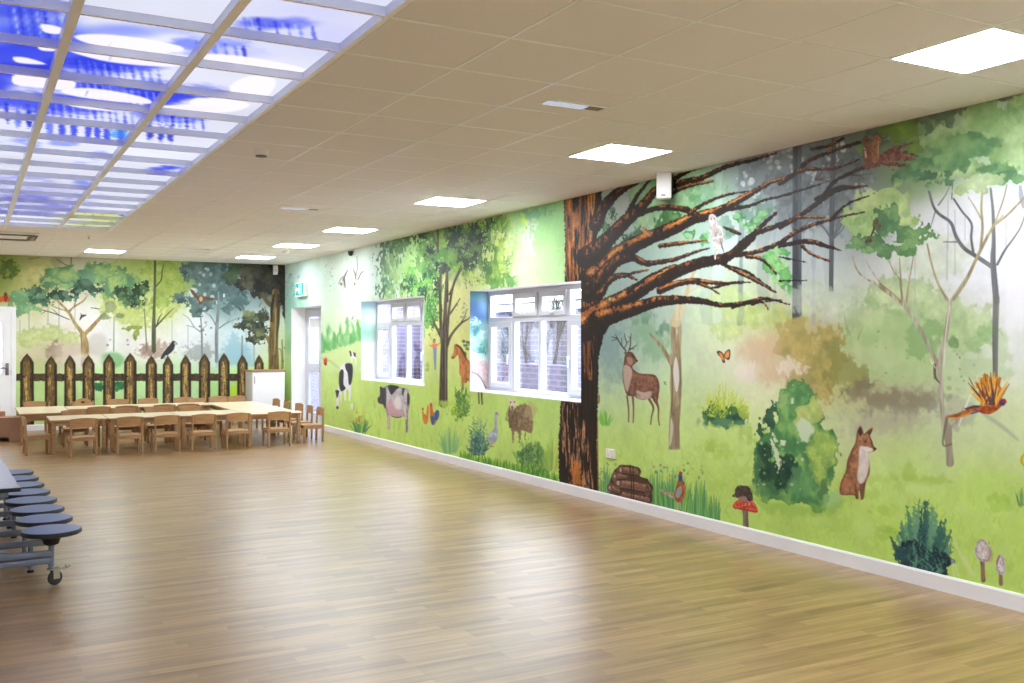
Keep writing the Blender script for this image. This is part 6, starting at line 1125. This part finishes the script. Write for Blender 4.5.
def make_chair(semi=False):
    """faces +y; back posts at -y"""
    r = empty('nursery_chair'); b = MB()
    b.box(-.148, .148, -.15, .15, SZ - .016, SZ, .006); b.build('seat', M_['beechx'], r)
    H = .5
    for s in (-1, 1):
        b = MB(); x = s * .155
        b.prism([(-.165, 0), (-.135, 0), (-.137, SZ), (-.155, H), (-.177, H), (-.167, SZ)], 0, x - .013, x + .013); o = b.build('back_leg', M_['beech'], r); m = o.modifiers.new('bevel', 'BEVEL'); m.width = .006; m.segments = 2
        b = MB(); b.prism([(.115, 0), (.145, 0), (.15, SZ - .005), (.112, SZ - .005)], 0, x - .013, x + .013); o = b.build('front_leg', M_['beech'], r); m = o.modifiers.new('bevel', 'BEVEL'); m.width = .005; m.segments = 2
    b = MB()
    for s in (-1, 1): b.box(s * .155 - .010, s * .155 + .010, -.14, .12, SZ - .06, SZ - .018, .003)
    b.box(-.145, .145, -.162, -.142, SZ - .055, SZ - .006, .004); b.box(-.145, .145, .118, .138, SZ - .055, SZ - .018, .004); b.build('seat_rail', M_['beech'], r)
    b = MB(); n = 9
    z0 = H - .115
    P = []
    for side in (0, 1):
        for t in range(n + 1):
            u = -1 + 2 * t / n; cv_ = .022 * (1 - u * u); yb = -.166 - cv_
            top = H + (.012 * (1 - u * u) if not semi else -.06 + .105 * math.sqrt(max(0, 1 - .93 * u * u))); bot = z0 + (.0)
            P.append((u * .146, yb + (.011 if side else 0), bot, top))
    vs = [(p[0], p[1] + .014, p[2]) for p in P] + [(p[0], p[1], p[3]) for p in P]; N = n + 1; fs = []
    for t in range(n): fs += [(t, t + 1, 2 * N + t + 1, 2 * N + t), (N + t + 1, N + t, 3 * N + t, 3 * N + t + 1), (2 * N + t, 2 * N + t + 1, 3 * N + t + 1, 3 * N + t), (t + 1, t, N + t, N + t + 1)]
    fs += [(0, 2 * N, 3 * N, N), (n, N + n, 3 * N + n, 2 * N + n)]
    b.add(vs, fs); b.build('backrest', M_['beechx'], r)
    if semi: b = MB(); b.box(-.03, .03, -.195, -.168, H - .035, H - .005, .006); b.build('hand_hold', M_['black'], r)
    return r
tables = [((.94, 1.66), (14.42, 15.25), 'pale nursery table at the left end of the near row'), ((1.665, 2.60), (14.40, 15.25), 'pale nursery table in the middle of the near row'), ((2.605, 3.50), (14.38, 15.25), 'pale nursery table third along the near row, beside the right column'),
          ((.63, 1.33), (15.86, 17.42), 'pale nursery table on the left, between box bench and far row'), ((1.335, 2.42), (16.58, 17.30), 'pale nursery table in the far row below the left pickets'), ((2.425, 3.50), (16.58, 17.30), 'pale nursery table in the far row below the crow'),
          ((3.505, 4.31), (14.20, 15.64), 'pale nursery table at the near right, closest to the door'), ((3.505, 4.31), (15.645, 17.12), 'pale nursery table at the far right in front of the white cabinet')]
for (x0, x1), (y0, y1), lab in tables:
    o = make_table(x1 - x0, y1 - y0); o.location = ((x0 + x1) / 2, (y0 + y1) / 2, 0); tag(o, lab, 'table', 'nursery tables pushed together')
ch0 = make_chair(); ch1 = make_chair(True); used = set()
def chair(x, y, rz, lab, semi=False):
    src = ch1 if semi else ch0; o = src if semi not in used else copy_tree(src); used.add(semi)
    o.location = (x, y, 0); o.rotation_euler = (0, 0, rz); tag(o, lab, 'chair', 'small wooden nursery chairs')
PI = math.pi
for k, x in enumerate((1.31, 1.875, 2.35, 2.83, 3.30, 3.88)): chair(x, 14.11 - .012 * k, .02 * math.sin(k * 7), 'small beech chair in the near row, back to the camera, %s from the left' % ORD[k])
chair(.80, 14.62, -PI / 2 + .05, 'small beech chair at the left end of the near row, seen side on')
for k, x in enumerate((1.33, 2.02, 2.47, 2.98)): chair(x, 15.46, PI + .03 * math.sin(k * 5), 'small chair facing the camera behind the near tables, %s from the left' % ORD[k])
for k, x in enumerate((1.74, 2.14, 2.70, 3.06)): chair(x, 16.39, .02 * math.sin(k * 3), 'small chair on the inner side of the far row, %s from the left' % ORD[k])
for k, (y, rz) in enumerate(((14.42, PI / 2), (14.95, PI / 2 - .06), (15.50, PI / 2 + .05), (16.2, PI / 2), (16.85, PI / 2 + .05))): chair(4.49, y, rz, 'small chair on the door side of the right column, %s from the front' % ORD[k])
chair(3.32, 15.87, -PI / 2 + .06, 'small beech chair on the inner side of the right column, near the far row')
for k, xp in enumerate((35.5, 118.5, 150, 185.5, 220, 239.5)):
    x_, z_ = on_y(xp, 400, 17.9); chair(x_, 17.9, PI + .03 * math.sin(k * 4), 'small chair behind the far row against the fence, %s from the left' % ORD[k])
chair(3.48, 17.46, PI + .1, 'small chair pushed up to the far row by the corner of the right column')
x_, z_ = on_y(84, 400, 17.75); chair(x_, 17.75, PI, 'round backed nursery chair with a hand hold behind the far row', True)
# white cabinet
r = tag(empty('white_cabinet', (4.775, 18.08, 0)), 'white cupboard with a wooden top in the corner by the picket fence', 'cabinet')
b = MB(); b.box(-.295, -.277, -.25, .245, .06, .945); b.box(.277, .295, -.25, .245, .06, .945); b.box(-.277, .277, .235, .245, .06, .945); b.box(-.277, .277, -.25, .235, .06, .078); b.box(-.277, .277, -.25, .235, .927, .945); b.box(-.28, .28, -.21, .2, .0, .06); b.build('carcass', M_['carc'], r)
b = MB(); b.box(-.293, .293, -.27, -.252, .065, .94, .003); d = b.build('door', M_['white'], r); b = MB(); b.tube([(-.26, -.27, .74), (-.26, -.295, .74), (-.26, -.295, .86), (-.26, -.27, .86)], .006, 8); b.build('handle', M_['grey'], d)
b = MB(); b.box(-.31, .31, -.285, .25, .945, .972, .004); b.build('worktop', M_['wtop'], r)
# low box bench at the far left
r = tag(empty('storage_bench', (.30, 16.75, 0)), 'low wooden storage bench by the white door', 'bench'); M_['walnut'] = mat('brown_beech', (172, 134, 108), .5, .05, 6, (8, 1, 1))
b = MB(); b.box(-.37, .37, -.16, -.14, .07, .345); b.box(-.37, -.22, -.16, -.14, 0, .07); b.box(.22, .37, -.16, -.14, 0, .07); b.build('front_panel', M_['walnut'], r)
for s in (-1, 1): b = MB(); b.box(s * .37 - .012, s * .37 + .012, -.158, .158, 0, .345, .004); b.build('side_panel', M_['walnut'], r)
b = MB(); b.box(-.385, .385, -.17, .165, .345, .362, .004); b.build('seat', M_['walnut'], r)
b = MB(); b.box(-.36, .18, .12, .14, .362, .44, .01); b.build('backrest', M_['beechx'], r); b = MB(); b.box(-.358, .358, .140, .156, .0, .345); b.build('back_panel', M_['walnut'], r)

# ================================================================ mobile folding dining table with stools
r = tag(empty('mobile_dining_table', (.27, 6.57, 0), math.radians(2.2)), 'folding dining table on castors with a row of blue grey stools', 'table')
L, TW, T2 = 3.75, .75, .66
for y0, y1 in ((0, L / 2 - .004), (L / 2 + .004, L)):
    b = MB(); b.box(-TW, 0, y0, y1, T2 - .028, T2 - .003, .006); b.cur = 1; b.box(-TW + .004, -.004, y0 + .004, y1 - .004, T2 - .004, T2); b.build('table_top', [M_['black'], M_['tabletop']], r)
b = MB()
for x in (-.08, -TW + .08): b.box(x - .02, x + .02, .1, L - .1, T2 - .07, T2 - .029)
for y in (.3, L / 2 - .15, L / 2 + .15, L - .3):
    for x in (-.22, -TW + .22): b.tube([(x, y, T2 - .05), (x, y, .2)], .02, 10)
    b.box(-TW + .05, -.05, y - .02, y + .02, .18, .22)
for x in (-.22, -TW + .22): b.box(x - .02, x + .02, .23, L - .2, .205, .245)
b.build('frame', M_['steel'], r)
for side in (1, -1):
    for k in range(8):
        y = .23 + .44 * k; x = .19 if side > 0 else -TW - .19
        b = MB(); b.lathe([(0, -.030), (.165, -.030), (.178, -.022), (.178, -.006), (.174, 0), (0, 0)], 36, c=(x, y, .35)); b.cur = 1; b.lathe([(0, 0), (.170, 0), (.170, .002), (0, .002)], 36, c=(x, y, .35)); st = b.build('stool_seat', [M_['black'], M_['navy']], r)
        b = MB(); b.lathe([(.026, -.10), (.045, -.09), (.062, -.035), (.062, -.03)][::1], 16, c=(x, y, .35)); b.build('boss', M_['black'], st)
        b = MB(); xi = -.24 if side > 0 else -TW + .24
        b.tube([(x, y, .26), (x, y, .105 if k in (0, 7) else .17)], .018, 12)
        zs = (.20, .155) if k in (0, 7) else (.19,)
        for z in zs: b.box(min(x, xi), max(x, xi), y - .018, y + .018, z - .02, z + .02, .006)
        if k in (1, 2, 4, 5, 6): b.tube([(x - side * .08, y, .18), (x - side * .08, y, .012)], .016, 10)
        b.build('support', M_['steel'], st)
        if k in (1, 2, 4, 5, 6): b = MB(); b.lathe([(.022, 0), (.022, .012), (.018, .016)], 12, c=(x - side * .08, y, 0)); b.build('foot', M_['black'], st)
        if k in (0, 7):
            b = MB(); cx_, cy_ = x + .02, y - .01
            b.lathe([(.0, -.013), (.040, -.013), (.046, -.008), (.046, .008), (.040, .013), (.0, .013)], 20, M=Matrix.Translation((cx_, cy_, .046)) @ Matrix.Rotation(math.radians(25), 4, 'Z') @ Matrix.Rotation(math.pi / 2, 4, 'X')); w = b.build('castor_wheel', M_['rubber'], r)
            b = MB(); Mx = Matrix.Translation((cx_, cy_, 0)) @ Matrix.Rotation(math.radians(25), 4, 'Z')
            for s in (-1, 1): b.box(-.022, .022, s * .018 - .002, s * .018 + .002, .04, .105, M=Mx)
            b.box(-.045, .03, -.022, .022, .098, .108, .003, M=Mx); b.box(.02, .085, -.014, .014, .094, .102, .003, M=Mx); b.box(.07, .1, -.014, .014, .1, .112, .003, M=Mx); b.build('castor_fork', M_['chrome'], w)

# ================================================================ outside the windows
b = MB(); b.box(WX + TH, 16, -3, 24, -.25, -.2); struct(b.build('courtyard_ground', M_['tarmac']))
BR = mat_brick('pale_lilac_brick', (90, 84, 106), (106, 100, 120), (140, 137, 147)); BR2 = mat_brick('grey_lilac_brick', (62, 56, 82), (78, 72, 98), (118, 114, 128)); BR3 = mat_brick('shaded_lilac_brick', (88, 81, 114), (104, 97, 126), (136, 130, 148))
r = tag(empty('brick_building', (7.25, 15, -.2)), 'pale brick building seen through the near window', 'building')
b = MB(); b.box(0, 2.2, -5.0, 1.6, 0, 2.28); b.build('brick_wall', BR, r); b = MB(); b.box(-.10, .0, -5.0, 1.6, 2.16, 2.26); b.build('gutter', M_['skirt'], r); b = MB(); b.prism([(-.14, 2.28), (2.3, 2.28), (2.3, 2.42), (1.2, 2.5)], 1, -5.1, 1.6); b.build('roof', M_['outer'], r)
r = tag(empty('garden_wall', (6.75, 15, -.2)), 'low lilac brick wall in front of the brick building', 'wall'); b = MB(); b.box(0, .16, -5.5, -.3, 0, 1.38); b.build('brickwork', BR2, r); b = MB(); b.box(-.015, .175, -5.52, -.28, 1.38, 1.40); b.build('coping', BR3, r)
r = tag(empty('brick_extension', (6.95, 19.3, -.2)), 'lilac brick extension seen through the far window', 'building'); b = MB(); b.box(0, 2.0, -2.3, 6.2, 0, 2.75); b.build('brick_wall', BR3, r); b = MB(); b.box(-.012, 2.0, -2.312, 6.2, 0, 1.2); b.build('plinth', BR2, r)
tr = tag(empty('bare_tree', (7.06, 11.75, -.2)), 'bare tree standing outside the near window', 'tree'); rnd = random.Random(8); b = MB()
def grow(p, d, ln, rad, dep):
    P = [p]; q = Vector(p); dd = Vector(d)
    for k in range(3):
        dd = (dd + Vector((-.3 * q.x + rnd.uniform(-.05, .05), rnd.uniform(-.16, .16), rnd.uniform(-.05, .12)))).normalized(); q = q + dd * ln / 3; q.x = max(-.10, min(.06, q.x)); P.append(tuple(q))
    b.tube(P, [rad, rad * .85, rad * .72, rad * .6], 6)
    if dep:
        for k in range(3 if dep > 1 else 4):
            nd = (dd + Vector((-.06, rnd.uniform(-.9, .9), rnd.uniform(-.2, .6)))).normalized(); grow(P[rnd.choice((2, 3))], nd, ln * .7, rad * .55, dep - 1)
for d in ((0, -.3, 1), (0, .15, 1), (0, .5, 1), (0, .95, .9)): grow((0, d[1] * .2, .9), Vector(d).normalized(), .62, .035, 4)
b.tube([(0, 0, 0), (0, .02, .5), (0, 0, 1.05)], [.10, .085, .07], 8); b.build('branches', M_['bark'], tr)

# ================================================================ light, camera
w = bpy.data.worlds.new('overcast_sky'); SC.world = w; w.use_nodes = True; bg = w.node_tree.nodes['Background']; bg.inputs[0].default_value = (.82, .89, 1, 1); bg.inputs[1].default_value = 7.5
cam = bpy.data.objects.new('camera', bpy.data.cameras.new('camera')); COL.objects.link(cam); SC.camera = cam
cam.location = (0, 0, CAMH); cam.rotation_euler = (math.pi / 2, 0, -YAW); cam.data.sensor_width = 36; cam.data.lens = FOC / 1024 * 36; cam.data.shift_y = (HORY - 341.5) / 1024
vs_ = SC.view_settings; vs_.view_transform = 'Standard'; vs_.look = 'None'; vs_.gamma = 1; vs_.exposure = .9; vs_.use_curve_mapping = False
SC.cycles.max_bounces = 10; SC.cycles.diffuse_bounces = 6; SC.cycles.glossy_bounces = 4; SC.cycles.transparent_max_bounces = 12; SC.cycles.sample_clamp_indirect = 6
